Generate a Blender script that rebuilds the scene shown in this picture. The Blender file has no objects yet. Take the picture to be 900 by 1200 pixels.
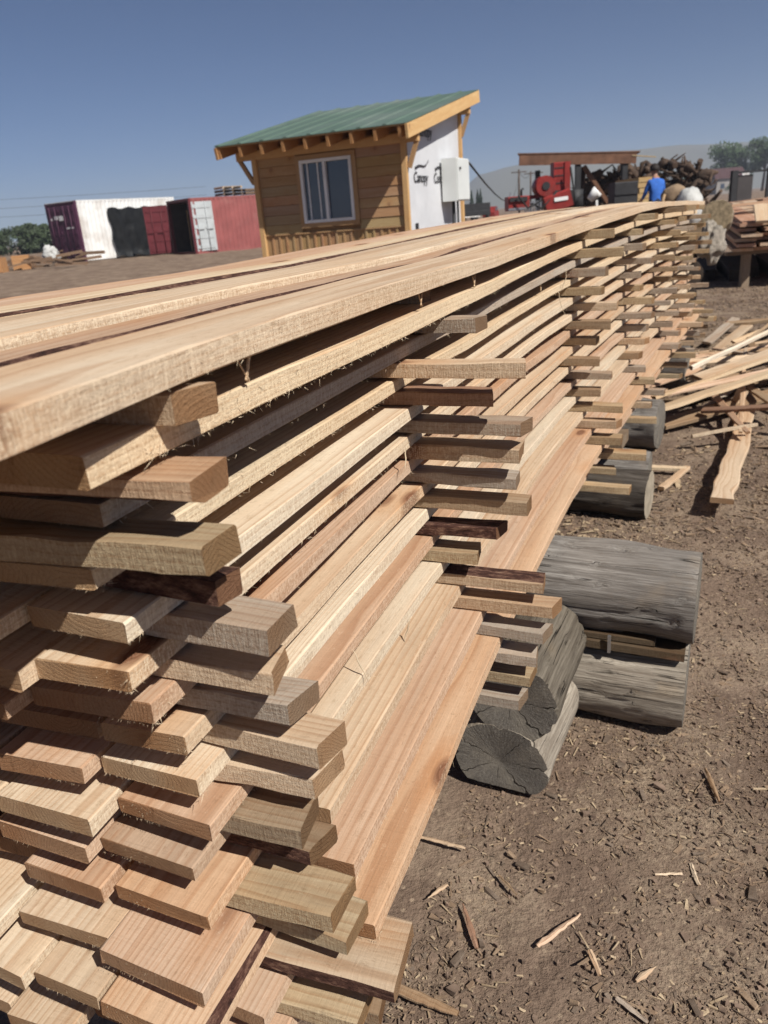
import bpy, math, random
import numpy as np
from mathutils import Vector, Matrix, noise

scene = bpy.context.scene
COL = scene.collection
rng = np.random.default_rng(7)
random.seed(7)
EYE = 1.2                                     # camera height above the yard

# ------------------------------------------------------------------ camera
PITCH, ROLL = math.radians(20.97), math.radians(4.5)
fwd = Vector((0, math.cos(PITCH), -math.sin(PITCH)))
rgt = Vector((1, 0, 0)); upv = rgt.cross(fwd)
cx = rgt * math.cos(ROLL) - upv * math.sin(ROLL)
cy = rgt * math.sin(ROLL) + upv * math.cos(ROLL)
cam_d = bpy.data.cameras.new("camera")
cam = bpy.data.objects.new("camera", cam_d)
COL.objects.link(cam)
rot = Matrix((cx, cy, -fwd)).transposed()
cam.matrix_world = Matrix.Translation((0, 0, EYE)) @ rot.to_4x4()
cam_d.sensor_fit = 'HORIZONTAL'; cam_d.sensor_width = 36; cam_d.lens = 36
cam_d.clip_start = 0.02; cam_d.clip_end = 6000
cam_d.dof.use_dof = True; cam_d.dof.focus_distance = 1.0; cam_d.dof.aperture_fstop = 13
scene.camera = cam

# ------------------------------------------------------------------ light
SUN_AZ, SUN_EL = math.radians(139), math.radians(47)
world = bpy.data.worlds.new("World"); scene.world = world
world.use_nodes = True
wt = world.node_tree; wt.nodes.clear()
sky = wt.nodes.new("ShaderNodeTexSky"); sky.sky_type = 'NISHITA'; sky.sun_disc = False
sky.sun_elevation = SUN_EL; sky.sun_rotation = SUN_AZ
sky.air_density = .8; sky.dust_density = .45; sky.ozone_density = 7.5; sky.altitude = 3000
bg = wt.nodes.new("ShaderNodeBackground"); bg.inputs[1].default_value = 0.05
wo = wt.nodes.new("ShaderNodeOutputWorld")
wt.links.new(sky.outputs[0], bg.inputs[0]); wt.links.new(bg.outputs[0], wo.inputs[0])
S = Vector((math.sin(SUN_AZ) * math.cos(SUN_EL), math.cos(SUN_AZ) * math.cos(SUN_EL), math.sin(SUN_EL)))
sun_d = bpy.data.lights.new("sun", 'SUN'); sun_d.energy = 5.0; sun_d.angle = math.radians(0.53)
sun_d.color = (1.0, 0.955, 0.885)
sun = bpy.data.objects.new("sun", sun_d); COL.objects.link(sun)
sun.rotation_euler = S.to_track_quat('Z', 'Y').to_euler(); sun.location = (20, -10, 30)
scene.view_settings.view_transform = 'Standard'; scene.view_settings.look = 'None'
scene.view_settings.exposure = 0.33; scene.view_settings.gamma = 1.0
scene.view_settings.use_curve_mapping = False

# ------------------------------------------------------------------ helpers
class MB:
    """collects geometry; build() links it as one mesh object"""
    def __init__(self):
        self.v, self.f, self.mi, self.wc, self.sm = [], [], [], [], []
        self.off = Vector((random.uniform(0, 50), random.uniform(-9, 9), random.uniform(-9, 9)))
    def vert(self, p, w=None):
        self.v.append(tuple(p)); self.wc.append(tuple((Vector(w) if w is not None else Vector(p)) + self.off))
        return len(self.v) - 1
    def face(self, ids, mi=0, smooth=False):
        self.f.append(tuple(ids)); self.mi.append(mi); self.sm.append(smooth)
    def beam(self, p0, p1, w, t, up=(0, 0, 1), mi=0, bev=0.0, end_mi=None):
        """box from p0 to p1; w across, t along up"""
        p0, p1 = Vector(p0), Vector(p1); d = (p1 - p0); L = d.length; d.normalize()
        side = d.cross(Vector(up)).normalized(); u = side.cross(d).normalized()
        b = min(bev, w * .4, t * .4)
        if b > 0:
            pr = [(-w/2 + b, -t/2), (w/2 - b, -t/2), (w/2, -t/2 + b), (w/2, t/2 - b), (w/2 - b, t/2), (-w/2 + b, t/2), (-w/2, t/2 - b), (-w/2, -t/2 + b)]
        else:
            pr = [(-w/2, -t/2), (w/2, -t/2), (w/2, t/2), (-w/2, t/2)]
        n = len(pr)
        i0 = [self.vert(p0 + side*a + u*c, (0, a, c)) for a, c in pr]
        i1 = [self.vert(p1 + side*a + u*c, (L, a, c)) for a, c in pr]
        for k in range(n):
            self.face((i0[k], i1[k], i1[(k+1) % n], i0[(k+1) % n]), mi)
        e = mi if end_mi is None else end_mi
        self.face(i0, e); self.face(i1[::-1], e)
    def box(self, c, s, rz=0, mi=0, bev=0.0):
        c = Vector(c); d = Vector((math.cos(rz), math.sin(rz), 0))
        self.beam(c - d*s[0]/2, c + d*s[0]/2, s[1], s[2], (0, 0, 1), mi, bev)
    def tube(self, pts, r, n=8, mi=0, cap=True):
        pts = [Vector(p) for p in pts]; rs = r if isinstance(r, (list, tuple)) else [r]*len(pts)
        rings = []; L = 0
        for i, p in enumerate(pts):
            d = (pts[min(i+1, len(pts)-1)] - pts[max(i-1, 0)]).normalized()
            a = d.orthogonal().normalized() if i == 0 else (a - d*a.dot(d)).normalized()
            b = d.cross(a)
            if i: L += (p - pts[i-1]).length
            rings.append([self.vert(p + (a*math.cos(2*math.pi*k/n) + b*math.sin(2*math.pi*k/n))*rs[i], (L, rs[i]*math.cos(2*math.pi*k/n), rs[i]*math.sin(2*math.pi*k/n))) for k in range(n)])
        for i in range(len(rings)-1):
            for k in range(n):
                self.face((rings[i][k], rings[i][(k+1) % n], rings[i+1][(k+1) % n], rings[i+1][k]), mi, True)
        if cap:
            self.face(rings[0][::-1], mi); self.face(rings[-1], mi)
    def quad(self, a, b, c, d, mi=0):
        self.face([self.vert(p) for p in (a, b, c, d)], mi)
    def build(self, name, mats, parent=None, color=None, origin=None):
        V = np.array(self.v, dtype=np.float64)
        if origin is None:
            lo, hi = V.min(0), V.max(0); origin = ((lo[0]+hi[0])/2, (lo[1]+hi[1])/2, lo[2])
        base = Vector(parent['_o']) if parent is not None and '_o' in parent else Vector((0, 0, 0))
        me = bpy.data.meshes.new(name)
        me.from_pydata((V - np.array(origin)).tolist(), [], self.f)
        mats = mats if isinstance(mats, (list, tuple)) else [mats]
        for m in mats: me.materials.append(m)
        me.polygons.foreach_set('material_index', self.mi)
        me.polygons.foreach_set('use_smooth', self.sm)
        at = me.attributes.new('wc', 'FLOAT_VECTOR', 'POINT')
        at.data.foreach_set('vector', np.array(self.wc, dtype=np.float32).ravel())
        me.update()
        o = bpy.data.objects.new(name, me); COL.objects.link(o)
        if parent is not None: o.parent = parent
        o.location = Vector(origin) - base
        o['_o'] = list(origin)
        if color: o.color = (*color, 1)
        return o

def tag(o, label=None, cat=None, group=None, kind=None):
    if label: o['label'] = label
    if cat: o['category'] = cat
    if group: o['group'] = group
    if kind: o['kind'] = kind
    return o

def empty(name, loc, label, cat, group=None):
    o = bpy.data.objects.new(name, None); COL.objects.link(o); o.location = loc; o['_o'] = list(loc)
    o.empty_display_size = .2
    return tag(o, label, cat, group)

def yard(x, y):
    """height of the yard, rising slightly away from the stack"""
    return .006 * min(max(y - 3.5, 0), 37)

# ------------------------------------------------------------------ materials
class NT:
    def __init__(self, name):
        self.m = bpy.data.materials.new(name); self.m.use_nodes = True
        self.t = self.m.node_tree; self.t.nodes.clear()
        self.out = self.t.nodes.new("ShaderNodeOutputMaterial")
        self.b = self.n("ShaderNodeBsdfPrincipled"); self.l(self.b.outputs[0], self.out.inputs[0])
    def n(self, typ, **kw):
        x = self.t.nodes.new(typ)
        for k, v in kw.items(): setattr(x, k, v)
        return x
    def l(self, a, b): self.t.links.new(a, b)
    def put(self, sock, v):
        if isinstance(v, bpy.types.NodeSocket): self.l(v, sock)
        elif v is not None:
            if sock.type == 'RGBA' and len(v) == 3: v = (*v, 1)
            sock.default_value = v
    def math(self, op, a, b=None, c=None, clamp=False):
        x = self.n("ShaderNodeMath", operation=op, use_clamp=clamp)
        for i, v in enumerate((a, b, c)): self.put(x.inputs[i], v)
        return x.outputs[0]
    def vmath(self, op, a, b=None):
        x = self.n("ShaderNodeVectorMath", operation=op); self.put(x.inputs[0], a); self.put(x.inputs[1], b)
        return x.outputs[0]
    def mix(self, f, a, b, mode='MIX'):
        x = self.n("ShaderNodeMix", data_type='RGBA', blend_type=mode)
        self.put(x.inputs[0], f); self.put(x.inputs[6], a); self.put(x.inputs[7], b)
        return x.outputs[2]
    def noise(self, vec, scale, detail=3, rough=.55, dist=0.0):
        x = self.n("ShaderNodeTexNoise"); self.put(x.inputs['Vector'], vec)
        x.inputs['Scale'].default_value = scale; x.inputs['Detail'].default_value = detail
        x.inputs['Roughness'].default_value = rough; x.inputs['Distortion'].default_value = dist
        return x.outputs[0]
    def ramp(self, f, stops):
        x = self.n("ShaderNodeValToRGB"); self.put(x.inputs[0], f)
        el = x.color_ramp.elements
        while len(el) < len(stops): el.new(.5)
        for e, (p, c) in zip(el, stops): e.position = p; e.color = (*c, 1) if len(c) == 3 else c
        return x.outputs[0]
    def rng(self, f, a, b, c=0.0, d=1.0):
        x = self.n("ShaderNodeMapRange"); self.put(x.inputs[0], f)
        for i, v in enumerate((a, b, c, d)): x.inputs[i+1].default_value = v
        return x.outputs[0]
    def bump(self, h, dist, strength=1.0):
        x = self.n("ShaderNodeBump"); x.inputs['Distance'].default_value = dist; x.inputs['Strength'].default_value = strength
        self.l(h, x.inputs['Height']); self.l(x.outputs[0], self.b.inputs['Normal'])
    def attr(self): return self.n("ShaderNodeAttribute", attribute_name='wc').outputs['Vector']
    def pos(self): return self.n("ShaderNodeTexCoord").outputs['Object']
    def done(self, col, rough=.8, spec=.25, metal=0.0):
        self.put(self.b.inputs['Base Color'], col); self.put(self.b.inputs['Roughness'], rough)
        self.b.inputs['Specular IOR Level'].default_value = spec; self.b.inputs['Metallic'].default_value = metal
        return self.m

def plain(name, col, rough=.7, var=.12, scale=6, metal=0.0, spec=.3, bump=0.0, dirt=None):
    n = NT(name); p = n.pos(); f = n.noise(p, scale, 5)
    lo = tuple(c*(1-var*1.6) for c in col); hi = tuple(min(1, c*(1+var)) for c in col)
    c = n.ramp(f, [(.3, lo), (.7, hi)])
    if dirt:
        g = n.noise(p, scale*.35, 6, .65)
        c = n.mix(n.rng(g, .5, .72), c, dirt)
    if bump: n.bump(n.noise(p, scale*5, 4), bump)
    return n.done(c, rough, spec, metal)

def sawn(name, end=False, saw=1.0):
    n = NT(name); v = n.attr()
    oc = n.n("ShaderNodeObjectInfo"); base = oc.outputs['Color']
    sep = n.n("ShaderNodeSeparateXYZ"); n.l(v, sep.inputs[0]); s, u, z = sep.outputs
    # growth rings round a pith that wanders along the board
    warp = n.noise(n.vmath('MULTIPLY', v, (1.3, 9, 9)), 1.0, 2)
    rnd = oc.outputs['Random']
    pz = n.math('MULTIPLY', n.math('SUBTRACT', rnd, .5), .12)
    uu = n.math('ADD', n.math('SUBTRACT', n.math('PINGPONG', u, .13), .055), n.math('MULTIPLY', n.math('SUBTRACT', warp, .5), .05))
    zz = n.math('ADD', n.math('ADD', n.math('PINGPONG', z, .09), pz), n.math('MULTIPLY', n.math('SUBTRACT', warp, .5), .02))
    r = n.math('SQRT', n.math('ADD', n.math('MULTIPLY', uu, uu), n.math('MULTIPLY', zz, zz)))
    r = n.math('ADD', r, n.math('MULTIPLY', n.noise(n.vmath('MULTIPLY', v, (4, 60, 60)), 1.0, 2), .0035))
    ring = n.math('FRACT', n.math('MULTIPLY', r, 150 if not end else 230))
    late = n.ramp(ring, [(0, (0, 0, 0)), (.55, (.25,)*3), (.88, (1, 1, 1)), (1, (0, 0, 0))])
    if end: late = n.math('MULTIPLY', late, .55)
    fib = n.noise(n.vmath('MULTIPLY', v, (7, 420, 420)), 1.0, 3, .7)
    patch = n.noise(n.vmath('MULTIPLY', v, (1.1, 11, 11)), 1.0, 3)
    stain = n.noise(n.vmath('MULTIPLY', v, (2.4, 20, 20)), 1.0, 4, .65)
    c = n.mix(n.rng(patch, .40, .62, 0, .8), n.mix(1.0, base, (1.09, 1.08, 1.05), 'MULTIPLY'), n.mix(1.0, base, (.92, .76, .62), 'MULTIPLY'))
    c = n.mix(n.rng(stain, .52, .72, 0, .6), c, n.mix(1.0, base, (.74, .72, .70), 'MULTIPLY'))
    c = n.mix(n.math('MULTIPLY', late, n.rng(patch, .3, .7, .5, .95)), c, n.mix(1.0, base, (.70, .52, .40), 'MULTIPLY'))
    c = n.mix(n.rng(fib, .35, .75, 0, .38), c, n.mix(1.0, base, (.62, .56, .5), 'MULTIPLY'))
    # knots
    vo = n.n("ShaderNodeTexVoronoi"); n.l(n.vmath('MULTIPLY', v, (3.4, 9, 3.2)), vo.inputs['Vector']); vo.inputs['Scale'].default_value = 1
    cr = n.n("ShaderNodeSeparateColor"); n.l(vo.outputs['Color'], cr.inputs[0])
    has = n.math('GREATER_THAN', cr.outputs[0], .36)
    kd = n.math('ADD', vo.outputs['Distance'], n.math('MULTIPLY', n.math('SUBTRACT', stain, .5), .12))
    knot = n.math('MULTIPLY', n.rng(kd, .085, .15, 1, 0), has)
    halo = n.math('MULTIPLY', n.rng(kd, .12, .34, .55, 0), has)
    c = n.mix(halo, c, n.mix(1.0, base, (.86, .60, .40), 'MULTIPLY'))
    c = n.mix(knot, c, n.mix(n.math('FRACT', n.math('MULTIPLY', kd, 40)), (.16, .075, .04), (.24, .12, .07)))
    # band-saw marks across the board
    sw = n.noise(n.vmath('MULTIPLY', v, (170, 14, 14)), 1.0, 3, .65, 1.2)
    fuzz = n.noise(n.vmath('MULTIPLY', v, (160, 700, 700)), 1.0, 3, .7)
    if end:
        c = n.mix(1.0, c, (.62, .51, .41), 'MULTIPLY')
        c = n.mix(n.rng(fuzz, .45, .7, 0, .5), c, n.mix(1.0, c, (.55, .5, .45), 'MULTIPLY'))
        chk = n.noise(n.vmath('MULTIPLY', v, (2, 150, 40)), 1.0, 3, .6)
        c = n.mix(n.rng(chk, .62, .75, 0, .6), c, n.mix(1.0, c, (.4, .33, .28), 'MULTIPLY'))
        h = n.math('ADD', n.math('MULTIPLY', fuzz, .7), n.math('MULTIPLY', late, .3))
        n.bump(h, .0022)
    else:
        c = n.mix(n.rng(sw, .42, .68, 0, .15*saw), c, n.mix(1.0, c, (.75, .68, .6), 'MULTIPLY'))
        geo = n.n("ShaderNodeNewGeometry"); gs_ = n.n("ShaderNodeSeparateXYZ"); n.l(geo.outputs['True Normal'], gs_.inputs[0])
        side = n.rng(n.math('ABSOLUTE', gs_.outputs[2]), .35, .6, 1, 0)
        rgh = n.math('ADD', n.math('MULTIPLY', n.noise(n.vmath('MULTIPLY', v, (260, 420, 420)), 1.0, 4, .75), .55), n.math('MULTIPLY', n.noise(n.vmath('MULTIPLY', v, (620, 70, 70)), 1.0, 3, .6), .45))
        c = n.mix(n.math('MULTIPLY', side, n.rng(rgh, .45, .62, 0, .85)), c, n.mix(1.0, base, (1.26, 1.26, 1.2), 'MULTIPLY'))
        c = n.mix(n.math('MULTIPLY', side, n.rng(rgh, .44, .30, 0, .6)), c, n.mix(1.0, base, (.62, .52, .42), 'MULTIPLY'))
        spk = n.noise(n.vmath('MULTIPLY', v, (55, 160, 160)), 1.0, 4, .75)
        c = n.mix(n.rng(spk, .57, .70, 0, .6), c, n.mix(1.0, base, (.55, .45, .36), 'MULTIPLY'))
        c = n.mix(n.rng(spk, .40, .28, 0, .5), c, n.mix(1.0, base, (1.15, 1.15, 1.12), 'MULTIPLY'))
        h = n.math('ADD', n.math('MULTIPLY', rgh, n.math('MULTIPLY_ADD', side, .75*saw, .25*saw)), n.math('ADD', n.math('MULTIPLY', sw, .40*saw), n.math('MULTIPLY', fib, .3)), n.math('MULTIPLY', fuzz, .35*saw))
        n.bump(h, .0018)
    return n.done(c, .85, .15)

def bark_mat():
    n = NT("bark"); v = n.attr()
    f = n.noise(n.vmath('MULTIPLY', v, (45, 130, 130)), 1.0, 6, .75)
    c = n.ramp(f, [(.32, (.022, .012, .010)), (.5, (.085, .040, .030)), (.62, (.20, .115, .08)), (.78, (.34, .24, .16))])
    n.bump(f, .006); return n.done(c, .9, .15)

def weathered(name, end=False):
    n = NT(name); v = n.attr()
    if end:
        sep = n.n("ShaderNodeSeparateXYZ"); n.l(v, sep.inputs[0]); s, a, b = sep.outputs
        r = n.math('SQRT', n.math('ADD', n.math('MULTIPLY', a, a), n.math('MULTIPLY', b, b)))
        ang = n.math('ARCTAN2', b, a)
        comb = n.n("ShaderNodeCombineXYZ"); n.l(n.math('MULTIPLY', ang, 5.0), comb.inputs[0]); n.l(n.math('MULTIPLY', r, 7), comb.inputs[1])
        wob = n.noise(v, 13, 3, .6); hide = n.noise(v, 19, 2)
        t = n.math('ADD', n.math('MULTIPLY', ang, 1.114), n.math('MULTIPLY', wob, .9))
        ck = n.math('ABSOLUTE', n.math('SUBTRACT', n.math('FRACT', t), .5))
        dk = n.math('MULTIPLY', n.rng(ck, .006, .03, 1, 0), n.math('MULTIPLY', n.rng(r, .008, .02), n.rng(hide, .40, .55)))
        ring = n.math('FRACT', n.math('ADD', n.math('MULTIPLY', r, 260), n.math('MULTIPLY', wob, 3)))
        fz = n.noise(v, 210, 4, .7)
        ray_ = n.n('ShaderNodeCombineXYZ'); n.l(n.math('MULTIPLY', ang, 16.0), ray_.inputs[0]); n.l(n.math('MULTIPLY', r, 30), ray_.inputs[1])
        rays = n.noise(ray_.outputs[0], 1.0, 4, .7)
        c = n.mix(n.math('MULTIPLY', ring, .7), (.27, .245, .21), (.135, .12, .10))
        c = n.mix(n.rng(rays, .42, .68, 0, .65), c, (.10, .088, .075))
        c = n.mix(n.rng(fz, .40, .68, 0, .75), c, (.085, .076, .066))
        c = n.mix(n.rng(n.noise(v, 16, 4), .45, .7, 0, .5), c, (.30, .265, .21))
        c = n.mix(dk, c, (.035, .03, .025))
        n.bump(n.math('ADD', n.math('MULTIPLY', dk, -1), n.math('ADD', n.math('MULTIPLY', fz, .5), n.math('ADD', n.math('MULTIPLY', rays, .5), n.math('MULTIPLY', ring, .2)))), .004)
        return n.done(c, .9, .1)
    grain = n.noise(n.vmath('MULTIPLY', v, (2.2, 60, 60)), 1.0, 5, .7, .4)
    fine = n.noise(n.vmath('MULTIPLY', v, (8, 260, 260)), 1.0, 3, .7)
    crack = n.noise(n.vmath('MULTIPLY', v, (.8, 34, 34)), 1.0, 2, .5, .15)
    big = n.noise(v, 9, 3)
    oc = n.n("ShaderNodeObjectInfo").outputs['Color']
    c = n.mix(n.rng(grain, .34, .66), n.mix(1.0, oc, (.44, .42, .41), 'MULTIPLY'), oc)
    c = n.mix(n.rng(fine, .43, .68, 0, .8), c, n.mix(1.0, oc, (.38, .35, .33), 'MULTIPLY'))
    c = n.mix(n.rng(big, .55, .75, 0, .5), c, n.mix(1.0, oc, (1.0, .86, .7), 'MULTIPLY'))
    ab = n.math('ABSOLUTE', n.math('SUBTRACT', crack, .5))
    dk = n.math('MULTIPLY', n.rng(ab, .0, .012, 1, 0), n.rng(big, .42, .55))
    c = n.mix(dk, c, (.02, .017, .014))
    n.bump(n.math('ADD', n.math('ADD', n.math('MULTIPLY', dk, -1.2), n.math('MULTIPLY', grain, .8)), n.math('MULTIPLY', fine, .5)), .005)
    return n.done(c, .9, .12)

def ground_mat():
    n = NT("yard_dirt"); p = n.pos()
    a = n.noise(p, 1.3, 6, .62); b = n.noise(p, 14, 6, .7); c2 = n.noise(p, 90, 4, .7); far = n.noise(p, .05, 5, .6)
    c = n.ramp(a, [(.3, (.142, .098, .071)), (.5, (.200, .142, .104)), (.72, (.275, .203, .150))])
    c = n.mix(n.rng(b, .38, .68, 0, .7), c, (.110, .076, .057))
    c = n.mix(n.rng(c2, .55, .72, 0, .7), c, (.27, .20, .145))
    c = n.mix(n.rng(far, .45, .65, 0, .5), c, (.19, .132, .096))
    dust = n.math('MULTIPLY', n.rng(n.noise(p, 2.6, 5, .6), .46, .62), n.rng(c2, .35, .6))
    c = n.mix(n.math('MULTIPLY', dust, .75), c, (.33, .255, .18))
    v = n.n("ShaderNodeTexVoronoi"); n.l(p, v.inputs['Vector']); v.inputs['Scale'].default_value = 55
    st = n.n("ShaderNodeSeparateColor"); n.l(v.outputs['Color'], st.inputs[0])
    c = n.mix(n.math('MULTIPLY', n.rng(v.outputs['Distance'], .18, .3, 1, 0), n.math('GREATER_THAN', st.outputs[0], .72)), c, (.30, .225, .16))
    h = n.math('ADD', n.math('MULTIPLY', b, .8), n.math('MULTIPLY', c2, .35))
    n.bump(h, .02); return n.done(c, .95, .1)

def chip_mat(name, lo, hi):
    n = NT(name); f = n.noise(n.pos(), 37, 2)
    g = n.noise(n.pos(), 400, 2)
    c = n.mix(n.rng(f, .35, .65), lo, hi); c = n.mix(n.rng(g, .4, .7, 0, .5), c, tuple(x*.5 for x in lo))
    return n.done(c, .9, .1)

def leaf_mat(name, col):
    n = NT(name); f = n.noise(n.pos(), .9, 3)
    c = n.ramp(f, [(.3, tuple(x*.55 for x in col)), (.7, tuple(x*1.4 for x in col))])
    n.b.inputs['Transmission Weight'].default_value = 0
    return n.done(c, .6, .3)

WOOD = sawn("sawn_wood"); END = sawn("end_grain", True); BARK = bark_mat()
SMOOTHWOOD = sawn("planed_wood", False, .25)
GREY = weathered("weathered_wood"); GREYEND = weathered("weathered_end", True)
DIRT = ground_mat()
FIBRE = plain("fibre", (.58, .47, .33), .9, .2, 60)
FIBRE2 = plain('dull_fibre', (.40, .31, .21), .9, .3, 60)
CHIPS = [chip_mat("pale_chip", (.34, .25, .16), (.50, .39, .26)), chip_mat("tan_chip", (.22, .15, .10), (.32, .23, .155)), chip_mat("grey_chip", (.13, .095, .07), (.22, .17, .13))]
WHITE = plain("white_paint", (.78, .78, .76), .5, .06, 2, dirt=(.5, .45, .4))
PURPLE = plain("purple_paint", (.085, .030, .060), .5, .12, 2, dirt=(.14, .07, .08))
PINK = plain("faded_red_paint", (.30, .095, .09), .6, .14, 1.2, dirt=(.36, .19, .17))
REDDOOR = plain("dark_red_paint", (.125, .022, .028), .55, .15, 2)
INNERSHADE = plain("painted_inner_shade", (.045, .03, .025), .9, .2, 3)  # near-black colour standing in for shade inside the containers
GALV = plain("pale_grey_paint", (.46, .49, .50), .5, .1, 2, dirt=(.36, .36, .35))
BLACK = plain("black_plastic", (.014, .015, .016), .45, .3, 4, bump=.02)
DARK = plain("dark_steel", (.03, .03, .032), .6, .2, 4)
STEEL = plain("bare_steel", (.45, .45, .46), .35, .15, 6, metal=.8)
GREEN = plain("green_metal_roof", (.098, .147, .116), .5, .08, 1.5, dirt=(.15, .185, .162))
WRAP = plain("house_wrap", (.60, .61, .63), .55, .05, 3)
INK = plain("black_ink", (.03, .03, .035), .6, .05)
BOXPAINT = plain("grey_box_paint", (.66, .68, .66), .45, .04, 3)
REDMACH = plain("red_machine_paint", (.25, .024, .020), .5, .2, 3, dirt=(.13, .03, .025))
RUST = plain("rusty_sheet", (.15, .075, .045), .8, .25, 3)
BLUE = plain("blue_cloth", (.035, .13, .47), .85, .12, 12)
DENIM = plain("dark_denim", (.03, .04, .07), .85, .12, 12)
SKIN = plain("skin", (.35, .19, .13), .6, .06, 12)
HAIR = plain("dark_hair", (.02, .014, .011), .7, .2, 30)
SACK = plain("white_sack", (.50, .50, .48), .8, .12, 5, bump=.02)
BURLAP = plain("tan_burlap", (.27, .19, .12), .9, .15, 8, bump=.02)
DARKWOOD = plain("dark_bark_heap", (.075, .048, .033), .9, .4, 2, dirt=(.17, .115, .08))
HOUSEROOF = plain("dark_red_shingle", (.075, .035, .035), .8, .15, 2)
STUCCO = plain("grey_stucco", (.30, .28, .26), .8, .1, 1)
LEAF = leaf_mat("tree_leaf", (.045, .075, .030)); LEAF2 = leaf_mat("bush_leaf", (.040, .058, .026))
CYP = leaf_mat("poplar_leaf", (.020, .034, .018))
HILL = plain("hill_scrub", (.10, .095, .06), .95, .25, .004)
FENCEGREY = plain('dark_grey_panel', (.065, .058, .058), .8, .15, 2)
RUBBER = plain("rubber", (.02, .02, .02), .8, .2)
def glass_mat():
    n = NT("window_glass"); n.b.inputs['Roughness'].default_value = .03
    return n.done((.03, .045, .075), .03, .9)
GLASS = glass_mat()

# ------------------------------------------------------------------ ground, hills, haze
def warped(lo, hi, near, n):
    t = np.linspace(-1, 1, n); k = 7.2
    c = np.sinh(t*k)/np.sinh(k)
    return np.where(c < 0, -c*lo, c*hi) + near
gx = warped(-1900, 1900, .7, 260); gy = warped(-1900, 1900, 1.4, 260)
mb = MB()
for y in gy:
    for x in gx:
        r = math.hypot(x-.7, y-1.4)
        h = yard(x, y)
        amp = .022 if r < 12 else .05
        h += amp*(noise.noise((x*1.1, y*1.1, 3.3)) + .5*noise.noise((x*3.1, y*3.1, 1.3)) + (.32*noise.noise((x*9, y*9, 7.7)) if r < 15 else 0))
        mb.vert((x, y, h))
n = len(gx)
for j in range(n-1):
    for i in range(n-1):
        mb.face((j*n+i, j*n+i+1, (j+1)*n+i+1, (j+1)*n+i), 0, True)
tag(mb.build('ground', DIRT, origin=(0, 0, 0)), kind='structure')

mb = MB()
prof = [(-1800, 6), (-1000, 8), (-500, 9), (0, 12), (150, 16), (184, 33), (216, 58), (308, 73), (420, 78), (522, 81.5), (640, 79), (737, 77.5), (900, 80), (1200, 70), (1800, 60)]
px_, pz_ = zip(*prof)
xs = np.linspace(-1800, 1800, 240); rows = 14
for j in range(rows):
    t = j/(rows-1)
    for x in xs:
        z = np.interp(x, px_, pz_)
        hh = z*math.sin(min(1, t*1.6)*math.pi/2) if t < .625 else z*(1 - (t-.625)*.6)
        hh += (noise.noise((x*.012, t*6, 0))*5 + noise.noise((x*.04, t*15, 0))*1.5)*min(1, t*3)*z/80
        mb.vert((x, 1330 + t*290 + abs(x)*.0, hh - (3 if j == 0 else 0)))
n = len(xs)
for j in range(rows-1):
    for i in range(n-1):
        mb.face((j*n+i, j*n+i+1, (j+1)*n+i+1, (j+1)*n+i), 0, True)
tag(mb.build('hills', HILL, origin=(0, 1450, 0)), kind='structure')

hz = NT("haze"); hz.t.nodes.remove(hz.b)
vol = hz.n("ShaderNodeVolumePrincipled"); vol.inputs['Color'].default_value = (.80, .87, 1.0, 1); vol.inputs['Density'].default_value = .0006
vol.inputs['Anisotropy'].default_value = .1
hz.l(vol.outputs[0], hz.out.inputs['Volume'])
mb = MB(); mb.box((0, 0, 43.5), (3900, 3900, 91))
tag(mb.build('haze', hz.m), kind='stuff')

# ------------------------------------------------------------------ the lumber stack
SS = np.arange(-1.6, 5.6, .01)
hd = np.radians(23.3 + np.where(SS < 0, 0, np.where(SS < 1.2, 3*SS, 3.6 + .6*(SS-1.2))))
XX = np.cumsum(np.sin(hd))*.01; YY = np.cumsum(np.cos(hd))*.01
i0 = int(np.argmin(abs(SS))); XX += .23 - XX[i0]; YY += 1.43 - YY[i0]
def crown(s):  # the whole pile humps up towards its middle
    return .077 - float(np.interp(s, (-1.2, 0, 1.05, 2, 2.8, 3.5, 4.4), (.075, .077, .056, .037, .033, .042, .058)))
def ST(s, u, z):
    x, y, a = (float(np.interp(s, SS, q)) for q in (XX, YY, hd))
    return Vector((x - math.cos(a)*u, y + math.sin(a)*u, z))
PITCHZ = .047
def gap(s):      # height of one course, looser towards the far end where the yard falls away
    return float(np.interp(s, (-1.1, -.3, 1, 2), (.0510, .0475, .0495, .0505)))
def layer_bottom(k, s):
    return EYE - (.098 + gap(s)*(k-1)) + crown(s)*(1 - (k-1)/15)

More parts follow.
